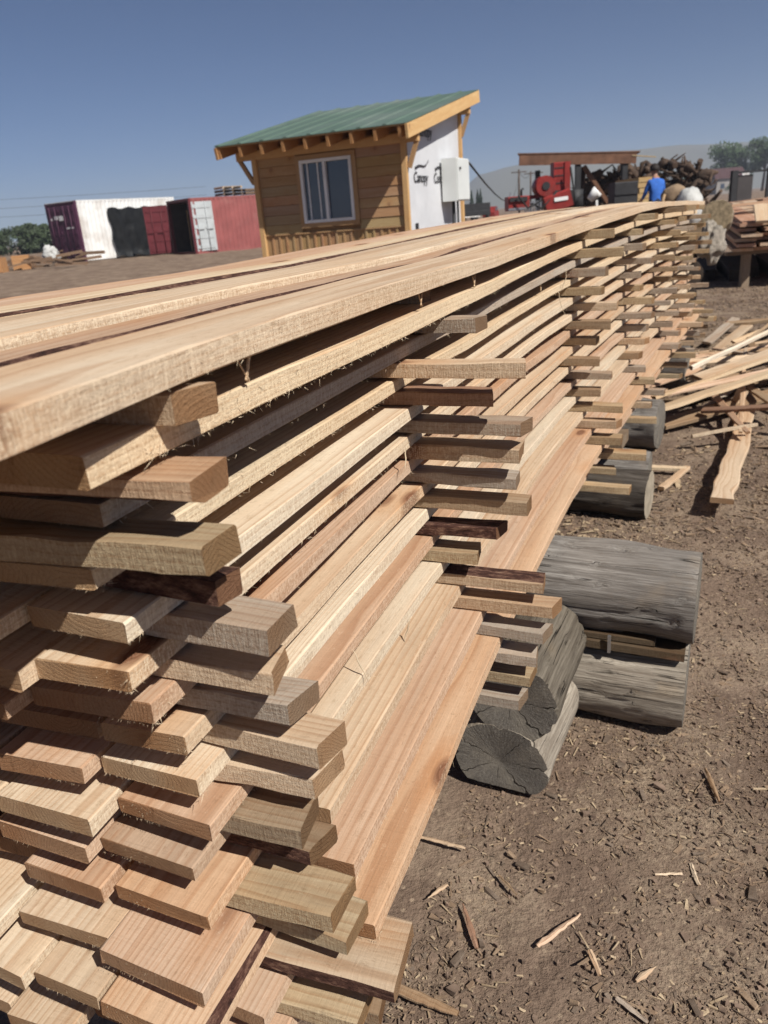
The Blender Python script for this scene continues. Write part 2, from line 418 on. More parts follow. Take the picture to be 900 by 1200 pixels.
def slab_mesh(path, s0, s1, w, t, nseg, corners=(.002,)*4, bark=(), rough=.0012, seed=0, crook=.003, twist=0.0, skew=0.0):
    """board swept along path(s, u, z) -> world; corners = cut size at right-bottom, left-bottom, left-top, right-top"""
    m = MB(); rb, lb, lt, rt_ = corners
    def prof(s):
        nz = lambda q, f=3.0: noise.noise((s*f + seed*3.1, q*7.7, seed*1.7))
        wv = lambda c: c*(1 + .75*nz(c*90, 4) + .3*nz(c*70, 17)) if c > .004 else c
        a, b, c, d = wv(rb), wv(lb), wv(lt), wv(rt_)
        e = nz(1.3)*crook; e2 = nz(5.1)*crook
        zf = .55
        return [(a+e, 0), (w-b+e2, 0), (w+e2, b*zf), (w+e2, t-c*zf), (w-c+e2, t), (d+e, t), (e, t-d*zf), (e, a*zf)]
    rings = []
    for i in range(nseg+1):
        f = i/nseg
        s = s0 + (s1-s0)*f; ring = []
        pr = prof(s)
        for q, (u, z) in enumerate(pr):
            du = rough*noise.noise((s*40+seed, q*3.3, 1)); dz = rough*noise.noise((s*40+seed, q*3.3, 9))
            se = s
            if i in (0, nseg): se = s + .002*noise.noise((q*1.7, seed, 4)) + skew*(u - w/2)*(1 if i == 0 else -1)
            ring.append(m.vert(path(se, u+du, z+dz + twist*(u-w/2)*(f-.5)), (s, u, z)))
        rings.append(ring)
    strip = ['bot', 'lb', 'left', 'lt', 'top', 'rt', 'right', 'rb']
    for i in range(nseg):
        for q in range(8):
            m.face((rings[i][q], rings[i+1][q], rings[i+1][(q+1) % 8], rings[i][(q+1) % 8]), 2 if strip[q] in bark else 0)
    m.face(rings[0], 1); m.face(rings[-1][::-1], 1)
    return m

TONES = {'pale cream': (0.704, 0.594, 0.440), 'straw yellow': (0.682, 0.550, 0.374), 'light tan': (0.605, 0.473, 0.330), 'salmon tan': (0.594, 0.435, 0.308),
         'orange tan': (0.627, 0.440, 0.286), 'brown tan': (0.495, 0.358, 0.248), 'grey tan': (0.462, 0.396, 0.319), 'reddish brown': (0.330, 0.209, 0.143), 'olive tan': (0.484, 0.385, 0.248), 'dull brown': (0.363, 0.270, 0.176)}
def tint(c, a=.06):
    k = 1 + random.uniform(-a, a); w = random.uniform(-.02, .02)
    return (min(.8, c[0]*k*(1+w))*.95, c[1]*k*.965, c[2]*k*(1-w)*1.015)
ORD = ['', 'first', 'second', 'third', 'fourth', 'fifth', 'sixth', 'seventh', 'eighth', 'ninth', 'tenth', 'eleventh', 'twelfth', 'thirteenth', 'fourteenth', 'fifteenth', 'sixteenth']
NL = 16
# right edge (u) near and far of every layer, near end (s)
U_NEAR = [None, -.028, -.006, .045, .062, .049, .062, .068, .060, .058, .050, .034, .004, -.032, -.066, .03, .02]
U_FAR = [None, -.004, .018, .036, .046, .036, .042, .046, .040, .042, .036, .026, .006, -.024, -.058, -.015, -.01]
S_END = [None, -1.42, -1.054, -1.0, -1.008, -.995, -.994, -.971, -.945, -.94, -.94, -.956, -.94, -.967, -.963, -.93, -.95]
def fibres(parent, k, u_edge, s0, s1, zb, count, seed):
    m = MB(); r = random.Random(seed)
    for _ in range(count):
        s = s0 + (s1-s0)*r.random()**1.5; u = u_edge(s) - .0005
        ln = r.choice((.002, .003, .004, .005, .008)); z = zb(s) + r.choice((r.uniform(-.001, .004), r.uniform(0, .022)))
        a = ST(s, u, z); b = a + (ST(s+.01, u, z)-a).normalized()*ln*r.uniform(-1.5, 1.2) + Vector((0, 0, -ln*r.uniform(-.1, .8))) + (ST(s, u-.01, z)-a).normalized()*ln*r.uniform(.1, .7)
        w = Vector((r.uniform(-1, 1), r.uniform(-1, 1), r.uniform(-1, 1))).normalized()*.00036
        i = [m.vert(a-w), m.vert(a+w), m.vert(b)]
        m.face(i, 0)
    o = m.build('wood_fibres', FIBRE, parent); o['kind'] = 'stuff'

def lay_board(k, idx, u, w, s0, s1, tone, t, corners=(.002,)*4, bark=(), nseg=None, uf=None, lift=0.0, flare=None):
    seed = k*17 + idx*5.3
    uf = u if uf is None else uf
    ue = (lambda s: u + (uf-u)*min(max((s-s0)/(0.9-s0), 0), 1)) if flare is None else (lambda s: uf - flare*math.exp(-(max(s, -1.2)+1.2)/.3))
    zb = lambda s: layer_bottom(k, s) + lift + .0025*noise.noise((s*1.4, k*3.1, idx*2.2))
    path = lambda s, uu, z: ST(s, ue(s)+uu, zb(s)+z)
    m = slab_mesh(path, s0, s1, w, t, nseg or (44 if idx <= 2 else 26), corners, bark, seed=seed, crook=.005, skew=random.uniform(-.07, .07))
    o = m.build('board', [WOOD, END, BARK], color=tint(tuple(q*(1 if k < 7 else .95) for q in TONES[tone])))
    pos = 'rightmost' if idx == 1 else ORD[idx] + ' from the right edge'
    lay = 'in the top layer of the long stack' if k == 1 else ORD[k] + ' layer from the top'
    tag(o, f'{tone} board, {pos}, {lay}', 'board', 'boards of the near lumber stack')
    if idx <= 3 and k > 1:
        fm = MB(); r = random.Random(k*9+idx)
        for _ in range(90):
            uu = r.uniform(0, w); a = ST(s0 + .0008, ue(s0)+uu, zb(s0) + r.choice((.0005, .0005, r.uniform(0, t)))); ln = r.uniform(.001, .0032)
            b = a + (ST(s0-.01, u, 0) - ST(s0, u, 0)).normalized()*ln*r.uniform(.1, .8) + Vector((r.uniform(-.6, .6), r.uniform(-.6, .6), -r.uniform(.1, 1)))*ln
            q = Vector((r.uniform(-1, 1), r.uniform(-1, 1), r.uniform(-1, 1))).normalized()*.0003
            fm.face([fm.vert(a-q), fm.vert(a+q), fm.vert(b)])
        fo = fm.build('end_fibres', FIBRE2, o); fo['kind'] = 'stuff'
    if idx == 1:
        fibres(o, k, ue, max(s0, -1.0), 2.2, zb, (0, 200, 1100, 500, 700, 500, 500, 700)[k] if k < 8 else 260, k)
    return o

UPPER = ['pale cream', 'straw yellow', 'light tan']; LOWER = ['light tan', 'salmon tan', 'orange tan', 'pale cream', 'salmon tan', 'brown tan']
rb = random.Random(11)
S1 = 4.45
# top layer, one by one
lay_board(1, 1, 0, .104, -1.56, S1, 'light tan', .0228, uf=-.006, nseg=70, flare=.048)
lay_board(1, 2, 0, .070, -1.56, S1-.05, 'brown tan', .0212, corners=(.002, .002, .002, .020), bark=('rt',), nseg=60, uf=.100, flare=.044)
lay_board(1, 3, 0, .098, -1.56, S1-.02, 'pale cream', .030, nseg=60, uf=.173, flare=.038)
lay_board(1, 4, 0, .088, -1.56, S1-.1, 'light tan', .025, nseg=40, uf=.275, flare=.032)
lay_board(1, 5, 0, .100, -1.56, S1-.03, 'straw yellow', .028, corners=(.002, .002, .002, .009), bark=('rt',), nseg=40, uf=.367, flare=.028)
lay_board(1, 6, 0, .150, -1.56, S1-.2, 'salmon tan', .025, nseg=40, uf=.471, flare=.024)
for k in range(2, NL+1):
    u = U_NEAR[k]; du = U_FAR[k] - u
    for idx in range(1, 7 if k in (11, 12) else 6):
        w = rb.choice((.092, .104, .114, .122, .130))
        if k in (11, 12, 13, 14) and idx == 1:      # these lower edges stand out further each course, their ends set back
            w = {11: .034, 12: .052, 13: .078, 14: .108}[k]
            lay_board(k, idx, u, w, {11: -.80, 12: -.80, 13: -.82, 14: -.85}[k], S1-.1, {11: 'pale cream', 12: 'light tan', 13: 'salmon tan', 14: 'orange tan'}[k], .0215, uf=u+du)
            u += w + .004; continue
        tone = rb.choice(UPPER if k < 7 else LOWER)
        s0 = S_END[k] + (0 if idx == 1 else rb.uniform(-.045, .012)) - (.012 if k > 13 else 0)
        t = rb.uniform(.0180, .0222)
        cor = [.002, .002, .002, .002]; bk = ()
        if k == 3 and idx == 1: tone = 'grey tan'
        if k == 2 and idx == 1: tone = 'straw yellow'; t = .0225
        if rb.random() < .11 and idx > 1: cor[3] = .012; bk = ('rt',)
        lay_board(k, idx, u, w, s0, S1 + rb.uniform(-.35, .02), tone, t, tuple(cor), bk, uf=u+du)
        u += w + rb.uniform(.001, .010)

# stacking sticks
C1 = {1: (-.983, -.028), 2: (-1.004, -.043), 3: (-1.007, -.045), 4: (-.97, -.02), 5: (-.944, -.047), 6: (-.93, -.03), 7: (-.907, -.036), 8: (-.898, -.056), 9: (-.885, -.039), 10: (-.90, -.02), 11: (-.88, -.02), 12: (-.90, -.048), 13: (-.885, -.052), 14: (-.87, -.098), 15: (-.90, -.06), 16: (-.86, -.06)}
C2 = {1: (-.30, .03), 2: (-.26, -.045), 3: (-.36, -.131), 4: (-.33, -.077), 5: (-.31, -.123), 6: (-.29, -.11), 7: (-.28, -.102), 8: (-.27, -.117), 9: (-.26, -.07), 10: (-.26, -.03), 11: (-.25, -.137), 12: (-.25, -.158), 13: (-.25, -.144), 14: (-.25, -.125), 15: (-.24, -.116), 16: (-.25, -.10)}
COLS = ['', 'first', 'second', 'third', 'fourth', 'fifth', 'sixth', 'seventh']
STONES = ['olive tan', 'olive tan', 'grey tan', 'olive tan', 'light tan', 'dull brown', 'grey tan']
def stick(k, c, s, u0, tone, w=.062, t=.0195, bark=(), corners=(.002,)*4, ang=0.0, droop=0.0, nseg=18, frac=False):
    t = (gap(s) - .0222)*random.uniform(.76, .95); zb = layer_bottom(k, s) - gap(s) + .0226
    L = .62 - u0
    def path(q, a, z):     # q runs from the right tip inwards
        return ST(s + (a - w/2) + ang*q, u0 + q, zb + z + droop*max(0, .12-q))
    m = slab_mesh(path, 0, L, w, t, nseg, corners, bark, seed=k*3.7+c*9.1, crook=.007, rough=.0026, skew=random.uniform(-.3, .3))
    o = m.build('stacking_stick', [WOOD, END, BARK], color=tint(tuple(q*.86 for q in TONES[tone]), .14))
    where = 'at the near end of the stack' if c == 1 else f'{COLS[c]} column from the near end'
    above = 'top board layer' if k == 1 else ORD[k] + ' board layer'
    tag(o, f'{tone} stick under the {above}, {where}', 'stick', 'sticks between the board layers')
    return o
special = {(1, 2): dict(tone='orange tan', bark=('rb', 'bot'), corners=(.014, .002, .002, .004), w=.05), (1, 4): dict(tone='reddish brown', bark=('right', 'top', 'rt', 'left', 'rb')),
           (1, 9): dict(tone='light tan', w=.055), (1, 10): dict(tone='dull brown', w=.05), (1, 11): dict(tone='dull brown', bark=('right',), corners=(.004, .002, .002, .004)), (1, 12): dict(tone='olive tan', w=.055),
           (1, 14): dict(tone='light tan', w=.085, bark=('right', 'rb'), corners=(.014, .002, .004, .006)), (1, 15): dict(tone='olive tan', w=.05), (1, 3): dict(tone='olive tan', w=.045, ang=-.06), (1, 5): dict(tone='grey tan', w=.045),
           (2, 4): dict(tone='reddish brown'), (2, 8): dict(tone='dull brown'), (2, 9): dict(tone='reddish brown', bark=('top', 'left', 'right', 'rt', 'lt', 'rb', 'lb'), w=.04), (2, 11): dict(tone='light tan', bark=('top',)), (2, 12): dict(tone='light tan')}
for k in range(1, NL+1):
    for c in range(1, 8):
        if c == 1: s, u0 = C1[k]; s += .021
        elif c == 2: s, u0 = C2[k]
        else:
            s = (0, 0, 0, 1.0, 1.93, 2.78, 3.5, 4.1)[c] + rb.uniform(-.04, .04)
            u0 = U_FAR[k] - .02 - rb.uniform(.03, .115)
            if k > 6 and c == 3: u0 -= .02
            if k < 3 and c > 3: u0 += .04
        kw = dict(tone=rb.choice(STONES), w=rb.uniform(.034, .052), ang=rb.uniform(-.05, .05))
        kw.update(special.get((c, k), {}))
        stick(k, c, s, u0, **kw)

# ------------------------------------------------------------------ loose slivers that stand off the sawn edges
def sliver(pts, w, label, name='wood_sliver', mat=FIBRE, group=None):
    m = MB(); n = len(pts)
    m.tube(pts, [w*(1 - .7*abs(2*i/(n-1)-1)**2) for i in range(n)], 5)
    return tag(m.build(name, mat), label, 'sliver', group)
def at_edge(k, s, du=0.0, dz=0.0): return ST(s, U_NEAR[k] + (U_FAR[k]-U_NEAR[k])*min(max((s+1)/1.9, 0), 1) - du, layer_bottom(k, s) + dz)
sl = [(2, -.12, .026, 'short upright splinter on the second layer edge beside the dark gap'), (2, -.40, .030, 'leaning splinter on the second layer edge nearest the middle'), (2, -.86, .028, 'flat pale splinter curling off the second layer edge at the near end'),
      (4, .62, .03, 'thin splinters hanging from the fourth layer edge before the third stick column')]
for k, s, dz, lab in sl:
    a = at_edge(k, s, .001, dz)
    m = MB(); d = (ST(s+.01, 0, 1) - ST(s, 0, 1)).normalized()
    m.beam(a, a + Vector((0, 0, .026)) + d*.012, .0065, .0015, (1, 0, 0))
    m.beam(a + d*.004, a + Vector((0, 0, .017)) - d*.008, .004, .0012, (1, .3, 0))
    tag(m.build('wood_sliver', WOOD, color=TONES['light tan']), lab, 'sliver', 'splinters on the board edges')
for i, (k, s, ln, lab) in enumerate([(10, -.62, .05, 'curled pale fibre hanging on the orange board faces'), (11, -.45, .045, 'thin bent fibre on the lower boards left of the second stick column'), (4, .80, .075, 'long loose fibre hanging beside the third stick column'), (3, .86, .07, 'upright loose fibre beside the third stick column'), (6, -.36, .04, 'fibre loop under the sticks of the second column')]):
    a = at_edge(k, s, .004, .012); r = random.Random(i)
    pts = [a]
    dr = Vector((.15, -.1, -1)).normalized()
    for j in range(6):
        dr = (dr + Vector((r.uniform(-.6, .6), r.uniform(-.6, .3), r.uniform(-.3, .4)))*.6).normalized(); pts.append(pts[-1] + dr*ln/6)
    sliver(pts, .0011, lab, group='loose fibres on the stack')

# ------------------------------------------------------------------ timber bearers under and beside the stack
def log_thing(name, label, p0, p1, r, col, cut=None, seed=0, group=None, flat=None, squash=1.0, sag=0.0, bits=True, cat='log'):
    """weathered log from p0 to p1; flat = (angle, depth) slices one side off"""
    p0, p1 = Vector(p0), Vector(p1); d = (p1-p0); L = d.length; d.normalize()
    side = d.cross(Vector((0, 0, 1))).normalized(); up = side.cross(d)
    root = empty(name, ((p0.x+p1.x)/2, (p0.y+p1.y)/2, min(p0.z, p1.z) - r), label, cat, group)
    m = MB(); m.off = Vector((random.uniform(0, 30), 0, 0)); nr, ns = 56, 26
    rings = []
    def rad(th, f):
        q = r*(1 + .085*noise.noise((math.cos(th)*1.2+seed, math.sin(th)*1.2, f*1.5)) + .018*noise.noise((math.cos(th)*9+seed, math.sin(th)*9, f*2)))
        g = abs(noise.noise((math.cos(th)*4+seed*2, math.sin(th)*4, f*.9)))
        if g < .05: q -= r*.09*(1-g/.05)
        if flat:
            c = math.cos(th-flat[0])
            if c*q > flat[1]*r: q = flat[1]*r/c + r*.012*noise.noise((th*9, f*4, seed))
        return q
    for i in range(ns+1):
        f = i/ns; ring = []
        for k in range(nr):
            th = 2*math.pi*k/nr; q = rad(th, f*L*4)
            e = 0
            if i in (0, ns): q *= .985
            a, b = math.cos(th)*q, math.sin(th)*q*squash
            ring.append(m.vert(p0 + d*(L*f+e) + side*a + up*(b - sag*math.sin(f*math.pi)), (f*L, a, b)))
        rings.append(ring)
    for i in range(ns):
        for k in range(nr): m.face((rings[i][k], rings[i+1][k], rings[i+1][(k+1) % nr], rings[i][(k+1) % nr]), 0, True)
    o = m.build('trunk', GREY, root, color=col)
    for (pp, ring, sg, f) in ((p0, rings[0], -1, 0), (p1, rings[-1], 1, 1)):
        e = MB(); e.off = Vector((0, 0, 0)); R = [ring]
        vs = [[e.vert(m.v[q], tuple(Vector(m.wc[q]) - m.off)) for q in ring]]
        for fr in (.8, .5, .22):
            vs.append([])
            for k in range(nr):
                th = 2*math.pi*k/nr; q = rad(th, f*L*4)*fr; a, b = math.cos(th)*q, math.sin(th)*q*squash
                crack = .0015*noise.noise((a*25+seed, b*25, 5))
                vs[-1].append(e.vert(pp + d*sg*.001 + side*a + up*b, (0, a, b)))
        c = e.vert(pp, (0, 0, 0))
        for j in range(3):
            for k in range(nr): e.face((vs[j][k], vs[j][(k+1) % nr], vs[j+1][(k+1) % nr], vs[j+1][k]), 0)
        for k in range(nr): e.face((vs[3][k], vs[3][(k+1) % nr], c), 0)
        e.build('cut_end', cut or GREYEND, root)
    return root
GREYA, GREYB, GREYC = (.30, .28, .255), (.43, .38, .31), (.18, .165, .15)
PALEEND = plain("pale_cut_end", (.33, .28, .21), .9, .2, 25)
log_thing('bearer_log', 'upper short log with cracked grey end facing out under the stack', ST(-.085, -.040, .245), ST(.205, -.055, .245), .094, (.19, .165, .13), seed=2)
log_thing('bearer_log', 'bottom half round log with dark sawn end on the dirt under the stack', ST(-.085, -.012, .088), ST(.19, -.03, .088), .108, GREYB, seed=3, flat=(math.radians(-90), .75), squash=.85)
log_thing('bearer_log', 'upper dark grey weathered log lying crosswise beside the stack', ST(.32, .0, .338), ST(.305, -.382, .338), .108, GREYA, seed=4)
log_thing('bearer_log', 'lower pale weathered log lying crosswise on the dirt', ST(.31, .12, .112), ST(.30, -.372, .112), .112, GREYB, seed=5)
mb = MB(); mb.beam(ST(.27, .05, .231), ST(.262, -.365, .226), .10, .022, bev=.002); mb.beam(ST(.25, .02, .25), ST(.245, -.30, .248), .05, .016, bev=.002)
tag(mb.build('spacer_board', [WOOD], color=(.10, .075, .05)), 'dark brown board wedged between the two crosswise weathered logs', 'board')
mb = MB(); mb.beam(ST(.212, -.20, .215), ST(.210, -.20, .26), .007, .007); tag(mb.build('spike', STEEL), 'thin grey spike standing between the two crosswise logs', 'spike')
# third and fourth columns
log_thing('bearer_log', 'round log with pale sawn end under the third stick column', ST(1.66, .35, .098), ST(1.63, -.135, .098), .096, (.115, .10, .085), cut=PALEEND, seed=6)
log_thing('bearer_log', 'thick grey log just behind the round log under the third column', ST(1.86, .35, .11), ST(1.87, -.10, .10), .10, GREYA, seed=7)
log_thing('bearer_log', 'grey weathered log standing out under the fourth stick column', ST(2.60, .3, .135), ST(2.57, -.05, .13), .125, GREYA, seed=8, squash=1.0)
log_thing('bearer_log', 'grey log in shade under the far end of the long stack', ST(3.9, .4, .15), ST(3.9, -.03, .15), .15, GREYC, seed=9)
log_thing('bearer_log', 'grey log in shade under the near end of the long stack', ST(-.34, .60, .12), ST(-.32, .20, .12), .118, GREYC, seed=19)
for (s_, c_, z0, z1) in ((1.72, 'third', .19, .325), (2.58, 'fourth', .335, .345), ):
    pass
mb = MB(); mb.beam(ST(1.72, .5, .292), ST(1.72, -.02, .292), .16, .045, bev=.003)
tag(mb.build('bearer_plank', [WOOD], color=(.20, .16, .12)), 'thick dull plank on the logs under the third stick column', 'plank')

# ------------------------------------------------------------------ offcut heap on the right
def slab_thing(label, p0, p1, w, t, tone, live=False, taper=0.0, roll=0.0, warp=0.0, seed=0, name='slab_offcut', cat='offcut', group='offcuts in the heap beside the stack', bark=()):
    p0, p1 = Vector(p0), Vector(p1); d = (p1-p0); L = d.length; d.normalize()
    side = d.cross(Vector((0, 0, 1))).normalized(); up = side.cross(d)
    a2 = side*math.cos(roll) + up*math.sin(roll); u2 = up*math.cos(roll) - side*math.sin(roll)
    def path(s, u, z):
        uu = u - w/2
        if taper: uu = uu*(1 - taper*abs(2*min(max(s/L, 0), 1) - 1 - .3*math.sin(seed))**1.5) + .0018*noise.noise((s*90, seed + (5 if u > w/2 else 0), 3)); z = z*(1 - .6*taper*abs(2*s/L-1)) + .0012*noise.noise((s*80, seed, 7))
        if live: uu += .016*noise.noise((s*3.2+seed, 0, 2)) + (.022*noise.noise((s*5+seed, 3, 1)) if u > w/2 else .012*noise.noise((s*6+seed, 8, 1)))
        return p0 + d*s + a2*uu + u2*(z + warp*math.sin(s/L*math.pi) + .006*noise.noise((s*3, seed, 0)))
    m = slab_mesh(path, 0, L, w, t, 18, (.003, .003, .004, .004), bark, seed=seed, rough=.002)
    return tag(m.build(name, [WOOD, END, BARK], color=tint(TONES[tone] if isinstance(tone, str) else tone, .08)), label, cat, group)
heap = [
 ('bright white thin strip lying on top of the offcut heap', (1.90, 4.55, .21), (3.55, 5.78, .40), .028, .03, (.80, .73, .60)),
 ('wide tan slab under the bright white strip', (1.92, 4.5, .16), (3.5, 5.35, .30), .11, .024, 'light tan'),
 ('long thin slab with dark underside in the heap', (1.50, 4.05, .17), (3.4, 5.15, .30), .05, .022, 'straw yellow'),
 ('broad straw coloured slab reaching out to the stack', (1.42, 3.82, .165), (3.3, 4.85, .26), .12, .024, 'straw yellow'),
 ('reddish brown tapered plank leaning out of the heap', (1.76, 4.02, .09), (2.25, 3.55, .20), .075, .022, 'reddish brown'),
 ('short pale stick propped near the reddish brown plank', (1.56, 3.66, .06), (1.86, 3.62, .11), .04, .02, 'pale cream'),
 ('brown slab crossing the long live edge plank', (2.16, 4.45, .13), (2.12, 3.88, .10), .07, .02, 'dull brown'),
 ('grey tan board end at the back of the heap', (2.70, 6.2, .05), (3.25, 6.9, .12), .10, .024, 'grey tan'),
 ('light board behind the white strip', (2.62, 5.85, .04), (3.3, 6.75, .08), .12, .024, 'light tan'),
 ('flat slab at the heap edge closest to the stack', (1.80, 4.75, .03), (2.35, 5.65, .05), .07, .022, 'light tan'),
 ('grey slab next to the heap edge', (1.95, 4.75, .03), (2.45, 5.55, .07), .06, .022, 'grey tan'),
 ('thin brown strip at the heap edge', (1.68, 4.75, .03), (2.15, 5.7, .04), .05, .02, 'dull brown'),
 ('dark strip at the back right of the heap', (3.1, 6.75, .10), (4.1, 6.6, .14), .06, .03, 'dull brown'),
 ('low dark slab underneath the broad straw slab', (1.5, 3.95, .05), (3.2, 4.75, .10), .13, .025, 'dull brown'),
 ('lowest brown board under the heap', (1.75, 4.45, .04), (3.3, 5.2, .06), .15, .025, 'dull brown'),
 ('short upright tan block under the straw slab', (2.02, 4.2, .0), (2.08, 4.22, .14), .07, .05, 'light tan'),
 ('tan slab at the right end of the heap', (2.45, 4.7, .12), (3.0, 4.0, .05), .10, .022, 'light tan'),
 ('salmon slab low at the right of the heap', (2.3, 4.3, .03), (2.75, 3.85, .03), .09, .022, 'salmon tan'),
]
for i, h in enumerate(heap): slab_thing(h[0], h[1], h[2], h[3]*.72, h[4]*.85, (tuple(q*.84 for q in TONES[h[5]]) if isinstance(h[5], str) else h[5]), live=(i % 3 == 0 and i > 0), seed=i*2.3+1, roll=random.uniform(-.25, .25), bark=('rt',) if i % 4 == 1 else ())
slab_thing('long wavy live edged plank lying alone on the dirt', (1.30, 2.74, .075), (2.32, 4.62, .03), .085, .022, 'light tan', live=True, seed=31, warp=-.02, name='live_edge_plank', cat='plank', group=None)
slab_thing('small tan stick on the dirt near the round log', (1.20, 3.10, .012), (1.41, 3.34, .014), .030, .016, 'light tan', seed=41, name='loose_stick', cat='stick', group='sticks lying on the dirt')
slab_thing('pale stick poking out from behind the round log', (1.15, 3.42, .012), (1.40, 3.32, .012), .034, .018, 'straw yellow', seed=42, name='loose_stick', cat='stick', group='sticks lying on the dirt')

hp_ = random.Random(77)
for i in range(34):
    t = hp_.random(); x = 1.75 + 1.9*t + hp_.uniform(-.25, .25); y = 4.35 + 1.6*t + hp_.uniform(-.45, .75); L = hp_.uniform(.35, 1.5); a = hp_.gauss(.75, .5); z = hp_.uniform(.015, .17)
    slab_thing('thin rough strip tangled among the slabs of the offcut heap', (x - L/2*math.cos(a), y - L/2*math.sin(a), z), (x + L/2*math.cos(a), y + L/2*math.sin(a), z + hp_.uniform(-.01, .09)), hp_.uniform(.018, .06), hp_.uniform(.008, .02), hp_.choice(('light tan', 'dull brown', 'grey tan', 'straw yellow', 'salmon tan')), seed=200+i, roll=hp_.uniform(-.5, .5), name='thin_strip', group='thin strips tangled in the offcut heap', taper=hp_.choice((0.0, .3)))

# single sticks and splinters on the dirt
G_ = 'sticks lying on the dirt'
gs = [('brown stick on the dirt below the lower crosswise log', (.665, 1.365), (.650, 1.262), .014, .008, 'dull brown'),
 ('split pinkish brown sliver lying on the chips at the bottom', (.205, .962), (.295, 1.018), .014, .006, 'salmon tan'),
 ('tan stick on the dirt beside the boards, left of the logs', (.015, 1.235), (.11, 1.19), .013, .007, 'light tan'),
 ('grey brown lath poking out under the lowest stick at the near end', (-.10, .935), (.055, .85), .024, .010, 'dull brown'),
 ('thin brown strip pointing down on the dirt at the bottom', (.088, 1.062), (.102, .968), .012, .004, 'reddish brown'),
 ('small pale splinter on the dirt at the right', (.455, 1.093), (.505, 1.090), .010, .005, 'pale cream'),
 ('pale splinter pointing down beside the small flat one', (.53, 1.112), (.525, 1.06), .010, .005, 'pale cream'),
 ('tan pointed chip on the dirt at the lower right', (.35, .885), (.39, .905), .014, .006, 'light tan'),
 ('grey tan stick at the bottom edge of the dirt', (.31, .86), (.345, .815), .013, .006, 'grey tan'),
 ('short dark twig on the chips below the bottom log', (.165, 1.12), (.19, 1.07), .009, .006, 'dull brown'),
 ('stubby tan chip beside the boards at the bottom', (.025, 1.08), (.065, 1.105), .013, .006, 'light tan'),
 ('small upright looking chip at the lower right', (.295, .90), (.29, .945), .010, .005, 'light tan')]
for i, (lab, a, b, w, t, tone) in enumerate(gs):
    slab_thing(lab, (*a, .008), (*b, .010), w*.75, t*.8, tone, seed=60+i, name='loose_stick', cat='stick', group=G_, warp=0, taper=random.choice((.25, .5, .75)))

# ------------------------------------------------------------------ chips, clods
def scatter(name, count, mats, lens, wid, thick, region, seed, lift=.002):
    r = np.random.default_rng(seed)
    V, F, M = [], [], []
    n = 0
    while n < count:
        x, y = region(r)
        L = lens(r); w = wid(r)*L if wid(r) < 1 else .003; t = thick(r)
        a = r.uniform(0, 6.283); tl = r.normal(0, .18); ca, sa = math.cos(a), math.sin(a)
        z0 = yard(x, y) + .022*(noise.noise((x*1.1, y*1.1, 3.3)) + .5*noise.noise((x*3.1, y*3.1, 1.3)) + .32*noise.noise((x*9, y*9, 7.7))) + lift
        b = len(V)
        tp = r.uniform(.3, 1)
        for (u, v, q) in ((-.5, -.5, 0), (.5, -.5*tp, 0), (.5, .5*tp, 0), (-.5, .5, 0), (-.5, -.5, 1), (.5, -.5*tp, 1), (.5, .5*tp, 1), (-.5, .5, 1)):
            du, dv = u*L + r.normal(0, L*.06), v*w + r.normal(0, w*.12)
            V.append((x + du*ca - dv*sa, y + du*sa + dv*ca, z0 + q*t + du*tl + r.normal(0, t*.12)))
        F += [(b+4, b+5, b+6, b+7), (b, b+1, b+5, b+4), (b+1, b+2, b+6, b+5), (b+2, b+3, b+7, b+6), (b+3, b, b+4, b+7)]
        nearst = len(mats) > 2 and abs((x-.23)*.918 - (y-1.43)*.395) < .28
        M += [r.integers(0, len(mats)) if len(mats) < 3 else r.choice(3, p=(.34, .40, .26) if nearst else (.20, .42, .38))]*5
        n += 1
    me = bpy.data.meshes.new(name); me.from_pydata(V, [], F)
    for m in mats: me.materials.append(m)
    me.polygons.foreach_set('material_index', np.array(M, dtype=np.int32)); me.update()
    o = bpy.data.objects.new(name, me); COL.objects.link(o); o['kind'] = 'stuff'
    return o
def near_region(r):
    while True:
        y = .45 + 3.2*r.random()**1.5; x = r.uniform(-.4, 2.6)
        s = (x-.23)*.395 + (y-1.43)*.918
        if (x-.23)*.918 - (y-1.43)*.395 > -.05 and noise.noise((x*2.3, y*2.3, 8)) + noise.noise((x*7, y*7, 2))*.6 > r.uniform(-1.0, .7): return x, y
def mid_region(r):
    while True:
        y = 2.6 + 9*r.random()**1.3; x = r.uniform(.5, 6.5)
        if x < y*.62 and noise.noise((x*1.1, y*1.1, 5)) > r.uniform(-.9, .5): return x, y
scatter('wood_chips', 80000, CHIPS, lambda r: min(.022, .0018 + r.exponential(.0030)), lambda r: r.choice((.08, .14, .3, .5))*r.uniform(.7, 1.3), lambda r: r.uniform(.0006, .0022), near_region, 3)
scatter('wood_shavings', 26000, CHIPS, lambda r: min(.08, .006 + r.exponential(.011)), lambda r: r.choice((.08, .14, .3, .45))*r.uniform(.7, 1.3), lambda r: r.uniform(.002, .007), mid_region, 4)
scatter('wood_slivers', 2600, CHIPS, lambda r: r.uniform(.010, .024) + r.exponential(.007), lambda r: r.uniform(.05, .14), lambda r: r.uniform(.001, .003), near_region, 9)
scatter('bark_flakes', 900, [CHIPS[2], CHIPS[1]], lambda r: .008 + r.exponential(.008), lambda r: r.uniform(.25, .6), lambda r: r.uniform(.002, .006), near_region, 10)
DIRTCLOD = plain("dirt_clod", (.20, .14, .102), .95, .3, 40)
scatter('dirt_clods', 9000, [DIRTCLOD, DIRTCLOD], lambda r: min(.02, .003 + r.exponential(.0035)), lambda r: r.uniform(.6, .95), lambda r: r.uniform(.002, .009), near_region, 5, -.001)

